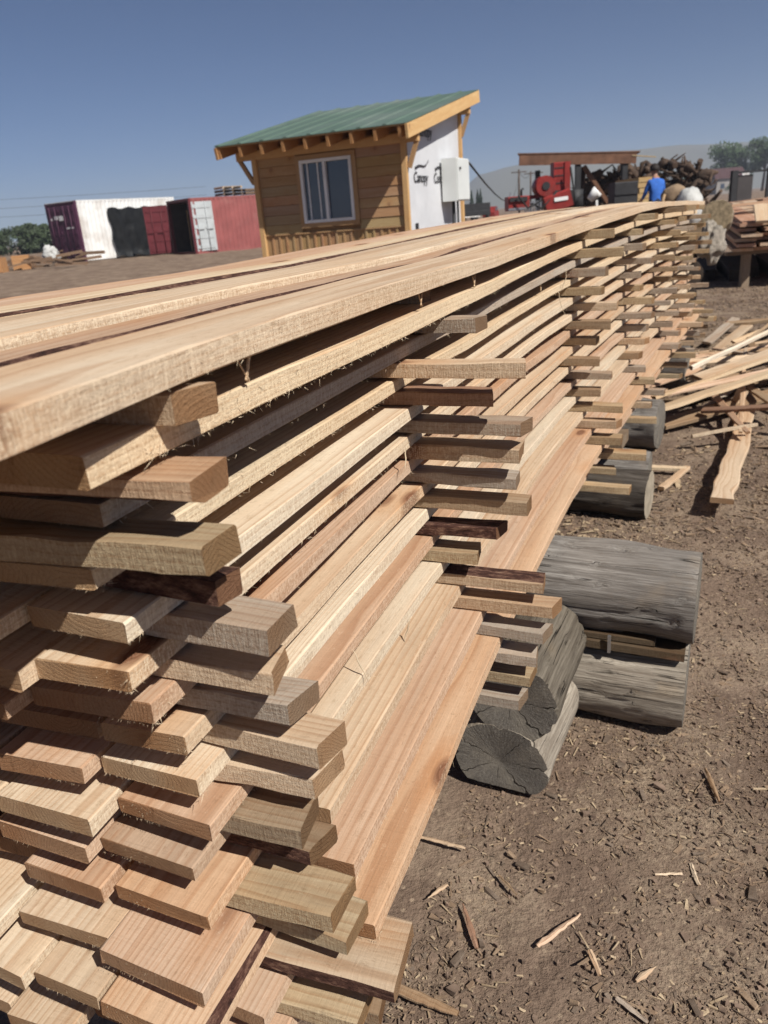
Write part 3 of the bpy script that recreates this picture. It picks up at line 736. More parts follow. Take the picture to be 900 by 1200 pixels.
# ------------------------------------------------------------------ timber cabin
YAW = math.radians(24)
F1 = Vector((math.cos(YAW), -math.sin(YAW), 0)); F2 = Vector((math.sin(YAW), math.cos(YAW), 0))
HC = Vector((.744, 12.5, yard(0, 12.5)))              # front right corner on the ground
def HP(a, b, z): return HC + F1*a + F2*b + Vector((0, 0, z - HC.z))
W, D = 2.62, 2.72
cabin = empty('cabin', HP(-W/2, D/2, HC.z), 'small timber cabin with green sloping metal roof and unfinished grey side wall', 'cabin')
PINE = (.42, .28, .155); PINE2 = (.56, .37, .185)
def hpart(name, mb, mat, color=None, parent=cabin, label=None):
    o = mb.build(name, mat, parent, color)
    if label: o['label'] = label
    return o
def wall_top(b): return 2.20 + (b/D)*.62
SH = .145
wx0, wx1, wz0, wz1 = -1.79, -.90, 1.19, 2.11           # window opening
core = MB()
for (a0, a1, z0, z1) in ((-W+.06, wx0, .1, 2.2), (wx1, -.06, .1, 2.2), (wx0, wx1, .1, wz0), (wx0, wx1, wz1, 2.2)):
    core.beam(HP(a0, .07, (z0+z1)/2), HP(a1, .07, (z0+z1)/2), .06, z1-z0)
core.beam(HP(-W+.05, .12, 1.2), HP(-W+.05, D-.02, 1.2), .06, 2.2)
core.beam(HP(-.1, D-.04, 1.35), HP(-W+.1, D-.04, 1.35), .06, 2.7)
hpart('wall', core, SMOOTHWOOD, (.30, .19, .10))
z = 1.05; i = 0
while z < 2.24:                                         # front lap siding
    spans = [(-W+.07, -.085)]
    if z + SH > wz0 - .06 and z < wz1 + .06: spans = [(-W+.07, wx0-.075), (wx1+.075, -.085)]
    for a0, a1 in spans:
        m = MB(); t = Vector((0, 0, 0))
        p0, p1 = HP(a0, .022, z+SH/2), HP(a1, .022, z+SH/2)
        m.beam(p0, p1, .022, SH-.004, F2*.07 + Vector((0, 0, 1)), bev=.003)
        hpart('siding_plank', m, SMOOTHWOOD, tuple(c*random.uniform(.86, 1.08) for c in PINE))
    z += SH; i += 1
a = -W+.12
while a < -.12:                                         # board and batten skirt
    m = MB(); m.beam(HP(a, .035, .16), HP(a, .035, 1.05), .018, .115, F1); hpart('skirt_board', m, SMOOTHWOOD, tuple(c*random.uniform(.85, 1.0) for c in PINE))
    m = MB(); m.beam(HP(a+.065, .020, .16), HP(a+.065, .020, 1.04), .014, .036, F1); hpart('batten', m, SMOOTHWOOD, tuple(c*random.uniform(.9, 1.05) for c in PINE))
    a += .13
for aa in (-W+.02, -.035):
    m = MB(); m.beam(HP(aa, .0, .1), HP(aa, .0, 2.22), .07, .085, F1, bev=.004); hpart('corner_post', m, SMOOTHWOOD, PINE2)
for zz in (1.05,):
    m = MB(); m.beam(HP(-W+.07, .018, 1.045), HP(-.08, .018, 1.045), .03, .02); hpart('skirt_rail', m, SMOOTHWOOD, PINE)
# window
win = MB()
for (a0, a1, z0, z1) in ((wx0, wx1, wz0, wz0+.045), (wx0, wx1, wz1-.045, wz1)):
    win.beam(HP(a0, .0, (z0+z1)/2), HP(a1, .0, (z0+z1)/2), .06, z1-z0)
for a0 in (wx0+.022, wx1-.022, (wx0+wx1)/2-.02):
    win.beam(HP(a0, -.002, wz0+.046), HP(a0, -.002, wz1-.046), .06, .045, F1)
wn = hpart('window', win, WHITE)
for (a0, a1, b) in ((wx0+.046, (wx0+wx1)/2-.044, .02), ((wx0+wx1)/2+.004, wx1-.046, .03)):
    m = MB(); m.beam(HP(a0, b, (wz0+wz1)/2), HP(a1, b, (wz0+wz1)/2), .006, wz1-wz0-.094); hpart('pane', m, GLASS, parent=wn)
m = MB()
for a0 in (wx0+.30, wx0+.12): m.beam(HP(a0, .012, wz0+.047), HP(a0, .012, wz1-.047), .02, .02, F1)
hpart('sash', m, WHITE, parent=wn)
m = MB()
for (a0, a1, z0, z1) in ((wx0-.07, wx1+.07, wz1+.002, wz1+.07), (wx0-.07, wx1+.07, wz0-.07, wz0-.002)): m.beam(HP(a0, -.004, (z0+z1)/2), HP(a1, -.004, (z0+z1)/2), .03, z1-z0)
for a0 in (wx0-.037, wx1+.037): m.beam(HP(a0, -.003, wz0), HP(a0, -.003, wz1), .03, .07, F1)
hpart('casing', m, SMOOTHWOOD, PINE, parent=wn)
# right wall: house wrap sheet with seams, posts
m = MB(); nb, nz = 26, 20
g = []
for jj in range(nz+1):
    row = []
    for ii in range(nb+1):
        b = .06 + (D-.12)*ii/nb; zt = wall_top(b) + .04; zz = .12 + (zt-.12)*jj/nz
        row.append(m.vert(HP(-.012 + .007*noise.noise((b*2.2, zz*3.1, 1)), b, zz)))
    g.append(row)
for jj in range(nz):
    for ii in range(nb): m.face((g[jj][ii], g[jj][ii+1], g[jj+1][ii+1], g[jj+1][ii]), 0, True)
hpart('house_wrap', m, WRAP)
m = MB(); m.beam(HP(-.06, .1, 1.25), HP(-.06, D-.1, 1.25), .04, 2.2); hpart('wall', m, SMOOTHWOOD, (.30, .19, .10))
m = MB(); m.beam(HP(.0, D-.02, .1), HP(.0, D-.02, 2.86), .07, .085, F1, bev=.004); hpart('corner_post', m, SMOOTHWOOD, PINE2)
m = MB(); m.box(HP(.004, .30, 1.02), (.10, .012, .10), math.pi/2 - YAW); hpart('outlet_box', m, DARK)
def wall_text(txt, b, z, size, shear):
    cu = bpy.data.curves.new('lettering', 'FONT'); cu.body = txt; cu.size = size; cu.extrude = .001; cu.shear = shear; cu.space_character = .95; cu.offset = .0015
    tmp = bpy.data.objects.new('lettering', cu); COL.objects.link(tmp)
    me = bpy.data.meshes.new_from_object(tmp.evaluated_get(bpy.context.evaluated_depsgraph_get()))
    bpy.data.objects.remove(tmp); bpy.data.curves.remove(cu)
    me.materials.clear(); me.materials.append(INK)
    o = bpy.data.objects.new('lettering', me); COL.objects.link(o); o.parent = cabin
    Mx = Matrix(((F2.x, 0, F1.x), (F2.y, 0, F1.y), (0, 1, 0))).to_4x4()
    o.matrix_local = Matrix.Translation(HP(.001, b, z) - Vector(cabin['_o'])) @ Mx
    return o
for b in (.27, 1.22): wall_text("Canopy", b, 1.66, .215, .12)
wall_text("Canopy", .5, 2.32, .235, .12)
for b in (.36, 1.31):
    m = MB(); pts = [HP(.002, b + .62*t, 1.86 + .13*t*t + .03*math.sin(t*6)) for t in np.linspace(0, 1, 9)]
    m.tube(pts, [.004 + .012*t for t in np.linspace(1, .2, 9)], 5); hpart('logo_swoosh', m, INK)
# roof
RZ = lambda b: 2.345 + (b + .5)*.208                    # underside of the roof sheet
r0, r1, ra0, ra1 = -.52, 3.22, -W-.36, .24
m = MB(); N_ = 96
lo = []
for ii in range(N_+1):
    a = ra0 + (ra1-ra0)*ii/N_; h = (.0, .018, .018, .0)[ii % 4] if ii % 12 < 4 else .0
    lo.append((m.vert(HP(a, r0, RZ(r0)+.062+h)), m.vert(HP(a, r1, RZ(r1)+.062+h)), m.vert(HP(a, r0, RZ(r0)+.056)), m.vert(HP(a, r1, RZ(r1)+.056))))
for ii in range(N_):
    p, q = lo[ii], lo[ii+1]
    m.face((p[0], q[0], q[1], p[1])); m.face((p[2], p[3], q[3], q[2])); m.face((p[0], p[2], q[2], q[0])); m.face((p[1], q[1], q[3], p[3]))
hpart('roof', m, GREEN)
m = MB(); m.beam(HP((ra0+ra1)/2, r0+.02, RZ(r0)+.045), HP((ra0+ra1)/2, r1-.02, RZ(r1)+.045), ra1-ra0-.02, .018); hpart('roof_deck', m, SMOOTHWOOD, (.42, .28, .15))
for ii in range(9):
    a = ra0 + .06 + (ra1-ra0-.20)*ii/8
    m = MB(); m.beam(HP(a, r0+.03, RZ(r0)-.045), HP(a, r1-.03, RZ(r1)-.045), .045, .15); hpart('rafter', m, SMOOTHWOOD, (.46, .26, .12))
m = MB(); m.beam(HP(ra1-.02, r0, RZ(r0)-.045), HP(ra1-.02, r1, RZ(r1)-.045), .04, .19, bev=.003); hpart('rake_board', m, SMOOTHWOOD, (.62, .43, .22))
m = MB(); m.beam(HP(ra0+.02, r0, RZ(r0)-.045), HP(ra0+.02, r1, RZ(r1)-.045), .04, .17, bev=.003); hpart('rake_board', m, SMOOTHWOOD, (.40, .24, .12))
for b in (.02, D):
    m = MB(); m.beam(HP(-W-.30, b, RZ(b)-.19), HP(.20, b, RZ(b)-.19), .09, .13, bev=.004); hpart('wall_beam', m, SMOOTHWOOD, PINE2)
    m = MB(); m.beam(HP(.03, b, RZ(b)-.60), HP(.17, b, RZ(b)-.24), .06, .06, F2); hpart('brace', m, SMOOTHWOOD, PINE)
m = MB(); m.beam(HP(-W-.04, .02, RZ(0)-.6), HP(-W-.26, .02, RZ(0)-.24), .06, .06, F2); hpart('brace', m, SMOOTHWOOD, PINE)
m = MB(); m.box(HP(-W/2, D/2, .09), (W, D, .18), -YAW); hpart('base', m, STUCCO)
# electrical cabinet
eb = empty('electrical_cabinet', HP(.14, 1.9, 1.36), 'pale grey metal electrical cabinet fixed to the wrapped cabin wall', 'cabinet')
m = MB(); m.beam(HP(.155, 1.55, 1.69), HP(.155, 2.24, 1.69), .26, .66, bev=.008); m.build('case', BOXPAINT, eb)
m = MB(); m.beam(HP(.293, 1.565, 1.69), HP(.293, 2.225, 1.69), .012, .63, bev=.004); m.build('cover', BOXPAINT, eb)
m = MB(); m.box(HP(.31, 1.68, 1.86), (.05, .02, .035), math.pi/2-YAW); m.build('latch', DARK, eb)
m = MB(); m.tube([HP(.1, 1.9, 1.36), HP(.1, 1.9, .1)], .028, 10); m.tube([HP(.12, 2.08, 1.36), HP(.12, 2.08, .1)], .02, 10); m.build('conduit', DARK, eb)

# ------------------------------------------------------------------ shipping containers
def container(name, label, corner, e1, L, Wd, Hh, side_mat, end_mat, doors, parent_cat='container'):
    e1 = Vector((*e1, 0)).normalized(); e2 = Vector((-e1.y, e1.x, 0)); c = Vector(corner)
    P = lambda a, b, z: c + e1*a + e2*b + Vector((0, 0, z))
    root = empty(name, P(L/2, Wd/2, 0), label, parent_cat)
    def corr(p, q, z0, z1, n, depth, nm, mat):
        p, q = Vector(p), Vector(q); d = (q-p); ln = d.length; d.normalize(); nn = Vector((d.y, -d.x, 0))
        m = MB(); cols = []
        for i in range(n*4+1):
            x = ln*i/(n*4); o = (depth, depth, 0, 0)[i % 4]
            cols.append((m.vert(p + d*x - nn*o + Vector((0, 0, z0))), m.vert(p + d*x - nn*o + Vector((0, 0, z1)))))
        for i in range(n*4): m.face((cols[i][0], cols[i+1][0], cols[i+1][1], cols[i][1]))
        return m.build(nm, mat, root)
    corr(P(.12, .0, 0), P(L-.12, .0, 0), .10, Hh-.03, int(L*4.2), .035, 'side_wall', side_mat)
    corr(P(L-.12, Wd, 0), P(.12, Wd, 0), .10, Hh-.03, int(L*4.2), .035, 'side_wall', side_mat)
    corr(P(L, .1, 0), P(L, Wd-.1, 0), .15, Hh-.1, 9, .035, 'end_wall', side_mat)
    m = MB(); m.beam(P(.0, Wd/2, Hh-.012), P(L, Wd/2, Hh-.012), Wd-.004, .03); m.build('roof', side_mat, root)
    m = MB(); m.beam(P(.05, Wd/2, .14), P(L-.05, Wd/2, .14), Wd-.12, .05); m.build('deck', DARK, root)
    for a in (.06, L-.06):
        for b in (.05, Wd-.05):
            m = MB(); m.beam(P(a, b, .0), P(a, b, Hh), .12, .12, e1); m.build('corner_post', end_mat if a < 1 else side_mat, root)
    for b in (.04, Wd-.04):
        for z, t in ((.09, .14), (Hh-.05, .09)):
            m = MB(); m.beam(P(.125, b, z), P(L-.125, b, z), .06, t); m.build('rail', side_mat, root)
    for z, t in ((.08, .14), (Hh-.06, .11)):
        m = MB(); m.beam(P(.06, .12, z), P(.06, Wd-.12, z), .1, t); m.build('end_rail', end_mat, root)
    m = MB(); m.beam(P(.15, Wd-.07, Hh/2), P(L-.1, Wd-.07, Hh/2), .02, Hh-.3); m.beam(P(.15, .07, Hh/2), P(L-.1, .07, Hh/2), .02, Hh-.3); m.beam(P(L-.08, .09, Hh/2), P(L-.08, Wd-.09, Hh/2), .02, Hh-.3); m.beam(P(.15, Wd/2, Hh-.09), P(L-.1, Wd/2, Hh-.09), Wd-.2, .02); m.build('shade_panel', INNERSHADE, root)  # dark panels added inside so the open doorway looks shaded
    for (hb, ang, mat, sgn) in doors:                  # hinge b, swing direction, material
        h = P(-.02, hb, 0); dv = e1*math.cos(ang) + e2*math.sin(ang); nv = Vector((dv.y, -dv.x, 0))
        m = MB(); w = Wd/2 - .07
        m.beam(h + dv*.02 + Vector((0, 0, Hh/2)), h + dv*w + Vector((0, 0, Hh/2)), .04, Hh-.32)
        for k in range(5):
            m.beam(h + dv*.1 + nv*(.028*sgn) + Vector((0, 0, .34 + k*(Hh-.7)/4)), h + dv*(w-.1) + nv*(.028*sgn) + Vector((0, 0, .34 + k*(Hh-.7)/4)), .03, .16)
        dr = m.build('door', mat, root)
        for f in (.3, .7):
            m = MB(); m.tube([h + dv*(w*f) + nv*(.06*sgn) + Vector((0, 0, .2)), h + dv*(w*f) + nv*(.06*sgn) + Vector((0, 0, Hh-.2))], .02, 6); m.build('locking_bar', mat, dr)
            m = MB(); m.beam(h + dv*(w*f-.05) + nv*(.08*sgn) + Vector((0, 0, 1.15)), h + dv*(w*f+.28) + nv*(.08*sgn) + Vector((0, 0, 1.15)), .02, .04); m.build('handle', mat, dr)
    return root, P, e1, e2
zA = .25
A_, PA, a1_, a2_ = container('shipping_container', 'white corrugated container with purple doors on its left end', (-13.5, 39.6, zA), (.6, .8), 6.06, 2.44, 2.75, WHITE, PURPLE, [(.06, math.pi/2, PURPLE, -1), (2.38, -math.pi/2, PURPLE, 1)])
for (b, z, w, h) in ((1.55, 2.05, .30, .16), (1.15, 2.02, .34, .22), (.72, 1.55, .26, .07), (.38, 1.55, .2, .07), (1.95, 2.0, .12, .1)):
    m = MB(); m.beam(PA(-.085, b-w/2, z), PA(-.085, b+w/2, z), .004, h); o = m.build('faded_marking', WHITE, A_)
B_, PB, b1_, b2_ = container('shipping_container', 'open faded red container with one red and one pale grey door', (-7.9, 38.5, .16), (.8, .6), 6.06, 2.44, 2.5, PINK, REDDOOR, [(.06, -.12, GALV, 1), (2.38, math.pi-.45, REDDOOR, -1)])
mb = MB(); mb.beam(PB(.5, 1.3, .17), PB(.6, 1.5, 2.0), .35, .04, (1, 0, 0)); tag(mb.build('plywood_sheet', SMOOTHWOOD, color=(.45, .33, .2)), 'tan plywood sheet standing just inside the open red container', 'board')
# black tarp hung on the white container
m = MB(); g = []
for j in range(15):
    row = []
    for i in range(19):
        a = 1.75 + 3.75*i/18 + .05*math.sin(j*.9); z = .05 + 2.28*j/14 + .05*math.sin(i*1.3)
        row.append(m.vert(PA(a, -.10 - .05*math.sin(i*1.7 + j*.35) - .04*noise.noise((i*.5, j*.5, 2)) - (.15 if j == 0 else 0), z)))
    g.append(row)
for j in range(14):
    for i in range(18): m.face((g[j][i], g[j][i+1], g[j+1][i+1], g[j+1][i]), 0, True)
tag(m.build('tarp', BLACK), 'black plastic sheet hanging down the side of the white container', 'tarp')
def lump(name, label, c, sx, sy, sz, mat, cat, seed=0, amp=.25, sq=1.0, group=None, n=20):
    m = MB(); g = []
    for j in range(n+1):
        ph = math.pi*j/n; row = []
        for i in range(n*2):
            th = 2*math.pi*i/(n*2); d = Vector((math.sin(ph)*math.cos(th), math.sin(ph)*math.sin(th), math.cos(ph)))
            r = 1 + amp*(noise.noise(d*1.6 + Vector((seed, 0, 0))) + .5*noise.noise(d*4 + Vector((seed, 3, 0))))
            z = d.z*r
            row.append(m.vert((c[0] + d.x*r*sx, c[1] + d.y*r*sy, c[2] + max(z, -sq)*sz)))
        g.append(row)
    for j in range(n):
        for i in range(n*2): m.face((g[j][i], g[j][(i+1) % (n*2)], g[j+1][(i+1) % (n*2)], g[j+1][i]), 0, True)
    return tag(m.build(name, mat), label, cat, group)
q = PA(5.3, -.45, .35); lump('plastic_bundle', 'black plastic bundle slumped at the foot of the hanging black sheet', q, .5, .35, .6, BLACK, 'bundle', 3)
# pallets on top of the red container
for k in range(4):
    m = MB(); cc = PB(3.0, 1.6, 2.54 + k*.15)
    for j in range(5): m.beam(cc + b1_*(-.55) + b2_*(-.4+j*.2), cc + b1_*.55 + b2_*(-.4+j*.2), .1, .02)
    for j in (-.5, 0, .5): m.beam(cc + b1_*j - b2_*.45 + Vector((0, 0, -.055)), cc + b1_*j + b2_*.45 + Vector((0, 0, -.055)), .09, .085)
    tag(m.build('pallet', [WOOD], color=(.14, .115, .09) if k < 3 else (.42, .36, .28)), ['lowest dark pallet on the roof of the red container', 'second dark pallet up on the red container', 'third dark pallet up on the red container', 'topmost paler pallet on the red container roof'][k], 'pallet', 'pallets on the red container')
for k in range(3):
    m = MB(); cc = PB(4.3, 1.6, 2.52 + k*.14); m.beam(cc - b1_*.6, cc + b1_*.7, .9, .09); m.beam(cc - b1_*.6 + b2_*.1 + Vector((0, 0, .052)), cc + b1_*.6 + b2_*.1 + Vector((0, 0, .052)), .1, .02)
    tag(m.build('timber_bundle', [WOOD], color=(.17, .13, .09)), ['bottom', 'middle', 'top'][k] + ' brown timber layer beside the pallets on the red container', 'timber')

# ------------------------------------------------------------------ junk at the far left
mb = MB()
for i in range(60):
    x = random.uniform(-20, -12.8); y = random.uniform(34, 41); L = random.uniform(.4, 1.6)
    a = random.uniform(-.6, .6); p = Vector((x, y, yard(x, y) + random.uniform(.05, .55))); mb.beam(p, p + Vector((L*math.cos(a), L*math.sin(a), random.uniform(-.2, .2))), random.uniform(.08, .25), random.uniform(.04, .15))
tag(mb.build('scrap_heap', [WOOD], color=(.20, .14, .10)), kind='stuff')
for i, (x, y, lab) in enumerate(((-15.4, 34.2, 'orange tan timber block at the far left of the yard'), (-14.9, 35.6, 'second orange timber block among the scrap at the far left'))):
    m = MB(); m.box((x, y, yard(x, y) + .3), (.7, .6, .6), .3*i, bev=.02); tag(m.build('timber_block', [WOOD, END], color=(.42, .24, .12)), lab, 'block')
lump('scrap_bag', 'pale crumpled bag on the scrap beside the purple container doors', (-14.1, 37.0, .75), .35, .3, .35, SACK, 'bag', 9, .5)

# ------------------------------------------------------------------ sawmill shed, machine, person
sh = empty('sawmill_shed', (7.3, 29, yard(7, 28)), 'open sided shed with rusty brown roof edge over the sawmill', 'shed')
m = MB(); m.beam((5.42, 28, 2.63), (9.35, 28, 2.42), .06, .34); m.build('fascia', RUST, sh)
m = MB(); m.face([m.vert(p) for p in ((5.36, 27.95, 2.80), (9.46, 27.95, 2.58), (10.6, 32.2, 2.62), (6.35, 32.2, 2.84))]); m.face([m.vert(p) for p in ((5.36, 27.95, 2.84), (9.46, 27.95, 2.62), (10.6, 32.2, 2.66), (6.35, 32.2, 2.88))]); m.face([m.vert(p) for p in ((5.36, 27.95, 2.80), (9.46, 27.95, 2.58), (9.46, 27.95, 2.62), (5.36, 27.95, 2.84))]); m.build('roof', RUST, sh)
for k in range(9):
    m = MB(); x = 5.6 + k*.45; m.beam((x, 28.05, 2.70-(x-5.4)*.053), (x+.9, 32, 2.70-(x-5.4)*.053), .05, .12); m.build('rafter', [WOOD], sh, (.16, .1, .07))
for (x, y) in ((7.42, 28.1), (9.0, 28.1), (6.9, 32), (8.6, 32), (10.2, 32)):
    m = MB(); m.beam((x, y, .1), (x, y, 2.42), .17, .17, (1, 0, 0)); m.build('post', DARK, sh)
m = MB(); m.beam((7.5, 28.2, 1.1), (8.3, 30.5, 2.3), .12, .2); m.build('brace', [WOOD], sh, (.12, .08, .06))
m = MB(); m.beam((8.6, 28.4, 1.0), (7.7, 28.4, 2.3), .12, .2, (0, 1, 0)); m.build('brace', [WOOD], sh, (.16, .09, .06))
m = MB(); m.beam((9.2, 28.0, 2.50), (10.0, 28.0, 2.40), .10, .03); tag(m.build('long_board', [WOOD], color=(.4, .32, .2)), 'thin board poking out past the right end of the shed roof', 'board')
mc = empty('sawmill_machine', (5.9, 26, yard(5, 26)), 'red sawmill with tall red column, round drum and engine', 'machine')
m = MB(); m.beam((4.62, 26, 1.28), (5.28, 26, 1.28), .7, .42, bev=.06); m.beam((4.66, 25.62, 1.40), (5.2, 25.62, 1.40), .06, .12, mi=1); m.build('engine_cover', [REDMACH, DARK], mc)
m = MB(); m.beam((5.2, 26, 1.42), (6.1, 26, 1.48), .25, .12); m.build('arm', REDMACH, mc)
m = MB(); m.tube([(5.78, 25.6, 1.72), (5.78, 26.3, 1.72)], .30, 28); m.build('drum', REDMACH, mc)
m = MB(); m.beam((6.06, 26, 1.9), (6.55, 26, 1.9), .5, .95, bev=.03); m.beam((6.38, 25.73, 1.9), (6.56, 25.73, 1.9), .04, .95); m.build('column', REDMACH, mc)
m = MB(); m.beam((5.75, 25.7, 1.12), (6.55, 25.7, 1.34), .5, .55, bev=.05); m.build('housing', REDMACH, mc)
m = MB(); m.beam((6.0, 25.42, 1.30), (6.42, 25.42, 1.33), .01, .11); m.build('pale_sign', WHITE, mc)
m = MB()
for k in range(9): m.beam((5.15 + k*.065, 25.7, .95), (5.15 + k*.065, 25.7, 1.32), .05, .035, (1, 0, 0))
m.build('engine', STEEL, mc)
for x in (4.9, 6.3):
    m = MB(); m.tube([(x, 25.6, .48), (x, 25.8, .48)], .33, 20); w_ = m.build('wheel', RUBBER, mc)
    m = MB(); m.tube([(x, 25.58, .48), (x, 25.60, .48)], .17, 16); m.build('rim', STEEL, w_)
m = MB(); m.beam((4.6, 26, .80), (7.6, 26, .80), .5, .16); m.build('frame', DARK, mc)
for k, (x0, z0, x1, z1) in enumerate(((4.9, 1.5, 5.6, 1.3), (5.3, 1.25, 6.1, 1.55), (6.5, 2.2, 6.9, 1.4))):
    m = MB(); m.tube([(x0, 25.5, z0), (x0*.6+x1*.4, 25.45, min(z0, z1)-.18), (x1, 25.5, z1)], .03, 6); m.build('hose', RUBBER, mc)
m = MB(); m.tube([(5.78, 25.58, 1.72), (5.78, 25.57, 1.72)], .12, 16); m.build('hub', DARK, mc)
for k in range(4):
    m = MB(); m.beam((6.08, 25.74, 1.55 + k*.22), (6.36, 25.74, 1.55 + k*.22), .012, .03); m.build('rib', DARK, mc)
m = MB(); m.beam((4.62, 25.64, 1.12), (5.28, 25.64, 1.12), .02, .07); m.beam((4.7, 25.9, 1.5), (4.74, 25.9, 1.62), .05, .05); m.build('trim', STEEL, mc)
m = MB(); m.tube([(5.05, 25.8, 1.45), (5.05, 25.8, 1.66), (5.12, 25.8, 1.70)], .035, 8); m.build('exhaust', DARK, mc)
m = MB(); m.tube([(6.75, 25.9, 1.0), (6.75, 25.9, 1.55)], .26, 18); tag(m.build('blower', DARK), 'black round blower right of the red sawmill column', 'blower')
m = MB(); m.tube([(6.70, 24, 1.22), (6.86, 24, 1.42), (6.98, 24, 1.30)], [.10, .16, .08], 14); m.beam((6.9, 24, 1.2), (6.95, 24, .1), .06, .06, (1, 0, 0)); tag(m.build('floodlight', WHITE), 'white lamp head on a stand in front of the shed', 'lamp')
m = MB(); m.box((7.15, 22.4, .95), (.62, .6, 1.3), 0, bev=.03); m.beam((6.85, 22.08, 1.3), (7.45, 22.08, 1.3), .02, .04); m.beam((6.85, 22.08, .9), (7.45, 22.08, .9), .02, .04); tag(m.build('steel_cabinet', DARK), 'black steel cabinet left of the yellow lumber bundle', 'cabinet')
for k in range(11):
    m = MB(); m.box((8.05 + random.uniform(-.03, .03), 24, .14 + .09 + k*.14), (.58, 2.0, .125), random.uniform(-.02, .02), bev=.004)
    tag(m.build('squared_timber', [WOOD], color=(.46, .34, .18)), f'{ORD[11-k]} timber from the top of the yellow bundle behind the worker', 'timber', 'timbers of the yellow bundle')
mb = MB()
for i in range(520):                                   # bark and root heap behind the shed
    x = random.uniform(8.6, 13.4); hmax = np.interp(x, (8.6, 9.3, 10.4, 11.6, 12.3, 12.8, 13.4), (2.0, 2.1, 2.25, 2.3, 2.45, 2.0, 1.2))
    p = Vector((x, random.uniform(30.5, 33.5), random.uniform(.2, 1)*hmax)); d = Vector((random.uniform(-1, 1), random.uniform(-1, 1), random.uniform(-.7, .7))).normalized()*random.uniform(.25, 1.1)
    r = random.choice((.03, .05, .08, .13)); e_ = lambda: Vector((random.uniform(-.1, .1), random.uniform(-.1, .1), random.uniform(-.1, .1))); mb.tube([p - d*.5, p - d*.2 + e_(), p + d*.15 + e_(), p + d*.5], [r*.8, r*random.uniform(.7, 1.3), r*random.uniform(.6, 1.2), r*.3], 6)
tag(mb.build('root_heap', DARKWOOD), kind='stuff')
lump('white_sack', 'large white rounded sack right of the worker in blue', (7.22, 18, .86), .30, .28, .46, SACK, 'sack', 5, .12, .9)
lump('canvas_sack', 'tan canvas bundle between the worker and the white sack', (7.05, 18.4, 1.15), .29, .26, .24, BURLAP, 'sack', 7, .12)
m = MB(); m.tube([(6.78, 18.3, 1.2), (6.73, 18.25, 1.1), (6.72, 18.2, .95), (6.76, 18.2, .7), (6.76, 18.2, .12)], [.03, .035, .03, .03, .03], 8); tag(m.build('bent_post', [WOOD], color=(.40, .30, .2)), 'bent tan stick leaning in front of the canvas bundle', 'stick')
m = MB(); m.box((7.15, 18.3, .46), (1.1, .9, .74), 0, bev=.03); tag(m.build('crate', [WOOD], color=(.16, .12, .08)), 'dark crate carrying the sacks near the worker', 'crate')

def person(loc, label):
    root = empty('person', loc, label, 'person')
    import bmesh
    V = []; E = []; Rr = []
    def j(p, r, parent=None):
        V.append(p); Rr.append(r)
        if parent is not None: E.append((parent, len(V)-1))
        return len(V)-1
    pel = j((0, 0, .96), .15); wa = j((0, .02, 1.10), .145, pel); ch = j((0, .04, 1.30), .17, wa); nk0 = j((0, .05, 1.45), .12, ch)
    nk = j((0, .10, 1.53), .055, nk0); hd0 = j((0, .14, 1.60), .075, nk); hd = j((0, .16, 1.69), .095, hd0); j((0, .155, 1.77), .07, hd); j((0, .25, 1.66), .03, hd)
    for s in (-1, 1):
        sh_ = j((s*.17, .05, 1.40), .075, ch); el = j((s*.24, .10, 1.14), .05, sh_); wr = j((s*.20, .32, 1.02), .035, el); pm = j((s*.19, .40, 1.0), .032, wr)
        for k, (dx, L) in enumerate(((-.028, .075), (-.01, .085), (.010, .08), (.028, .065))):
            b_ = j((s*.19+dx, .43, .995), .011, pm); k1 = j((s*.19+dx, .43+L*.5, .985), .010, b_); j((s*.19+dx, .43+L*.75, .955), .008, k1)
        t_ = j((s*.19 - s*.04, .40, .985), .012, pm); j((s*.19 - s*.05, .44, .965), .009, t_)
        hp = j((s*.10, 0, .90), .10, pel); kn = j((s*.12, .03, .50), .062, hp); an = j((s*.13, -.02, .10), .042, kn); j((s*.14, .12, .04), .042, an)
    me = bpy.data.meshes.new('body'); me.from_pydata(V, E, []); o = bpy.data.objects.new('body', me); COL.objects.link(o)
    sk = o.modifiers.new('s', 'SKIN'); sb = o.modifiers.new('b', 'SUBSURF'); sb.levels = 1
    for i, r in enumerate(Rr): me.skin_vertices[0].data[i].radius = (r, r*.85 if r > .1 else r)
    me.skin_vertices[0].data[0].use_root = True
    new = bpy.data.meshes.new_from_object(o.evaluated_get(bpy.context.evaluated_depsgraph_get()))
    bpy.data.objects.remove(o)
    o = bpy.data.objects.new('body', new); COL.objects.link(o); o.parent = root
    new.materials.clear()
    for q in (SKIN, BLUE, DENIM, RUBBER): new.materials.append(q)
    for f in new.polygons:
        c = f.center; f.use_smooth = True
        if c.z < .09: f.material_index = 3
        elif c.z < .98 and abs(c.y) < .25: f.material_index = 2
        elif c.z < 1.50 and c.y < .24: f.material_index = 1
        else: f.material_index = 0
    return root
pr_ = person((7.20, 20.0, yard(7, 20)), 'person in a bright blue shirt with dark hair standing with back turned')
pr_.rotation_euler = (0, 0, .15)
m = MB(); n_ = 14
for j in range(n_+1):
    ph = math.pi*.62*j/n_
    for i in range(28):
        th = 2*math.pi*i/28; d = Vector((math.sin(ph)*math.cos(th), math.sin(ph)*math.sin(th), math.cos(ph)))
        r = 1 + .06*noise.noise(d*7)
        m.vert((d.x*.112*r, .145 + d.y*.125*r - (.02 if j > 9 else 0), 1.70 + d.z*.125*r))
for j in range(n_):
    for i in range(28): m.face((j*28+i, j*28+(i+1) % 28, (j+1)*28+(i+1) % 28, (j+1)*28+i), 0, True)
ho = m.build('hair', HAIR, None, origin=(0, 0, 0)); ho.parent = pr_; ho.location = (0, 0, 0)

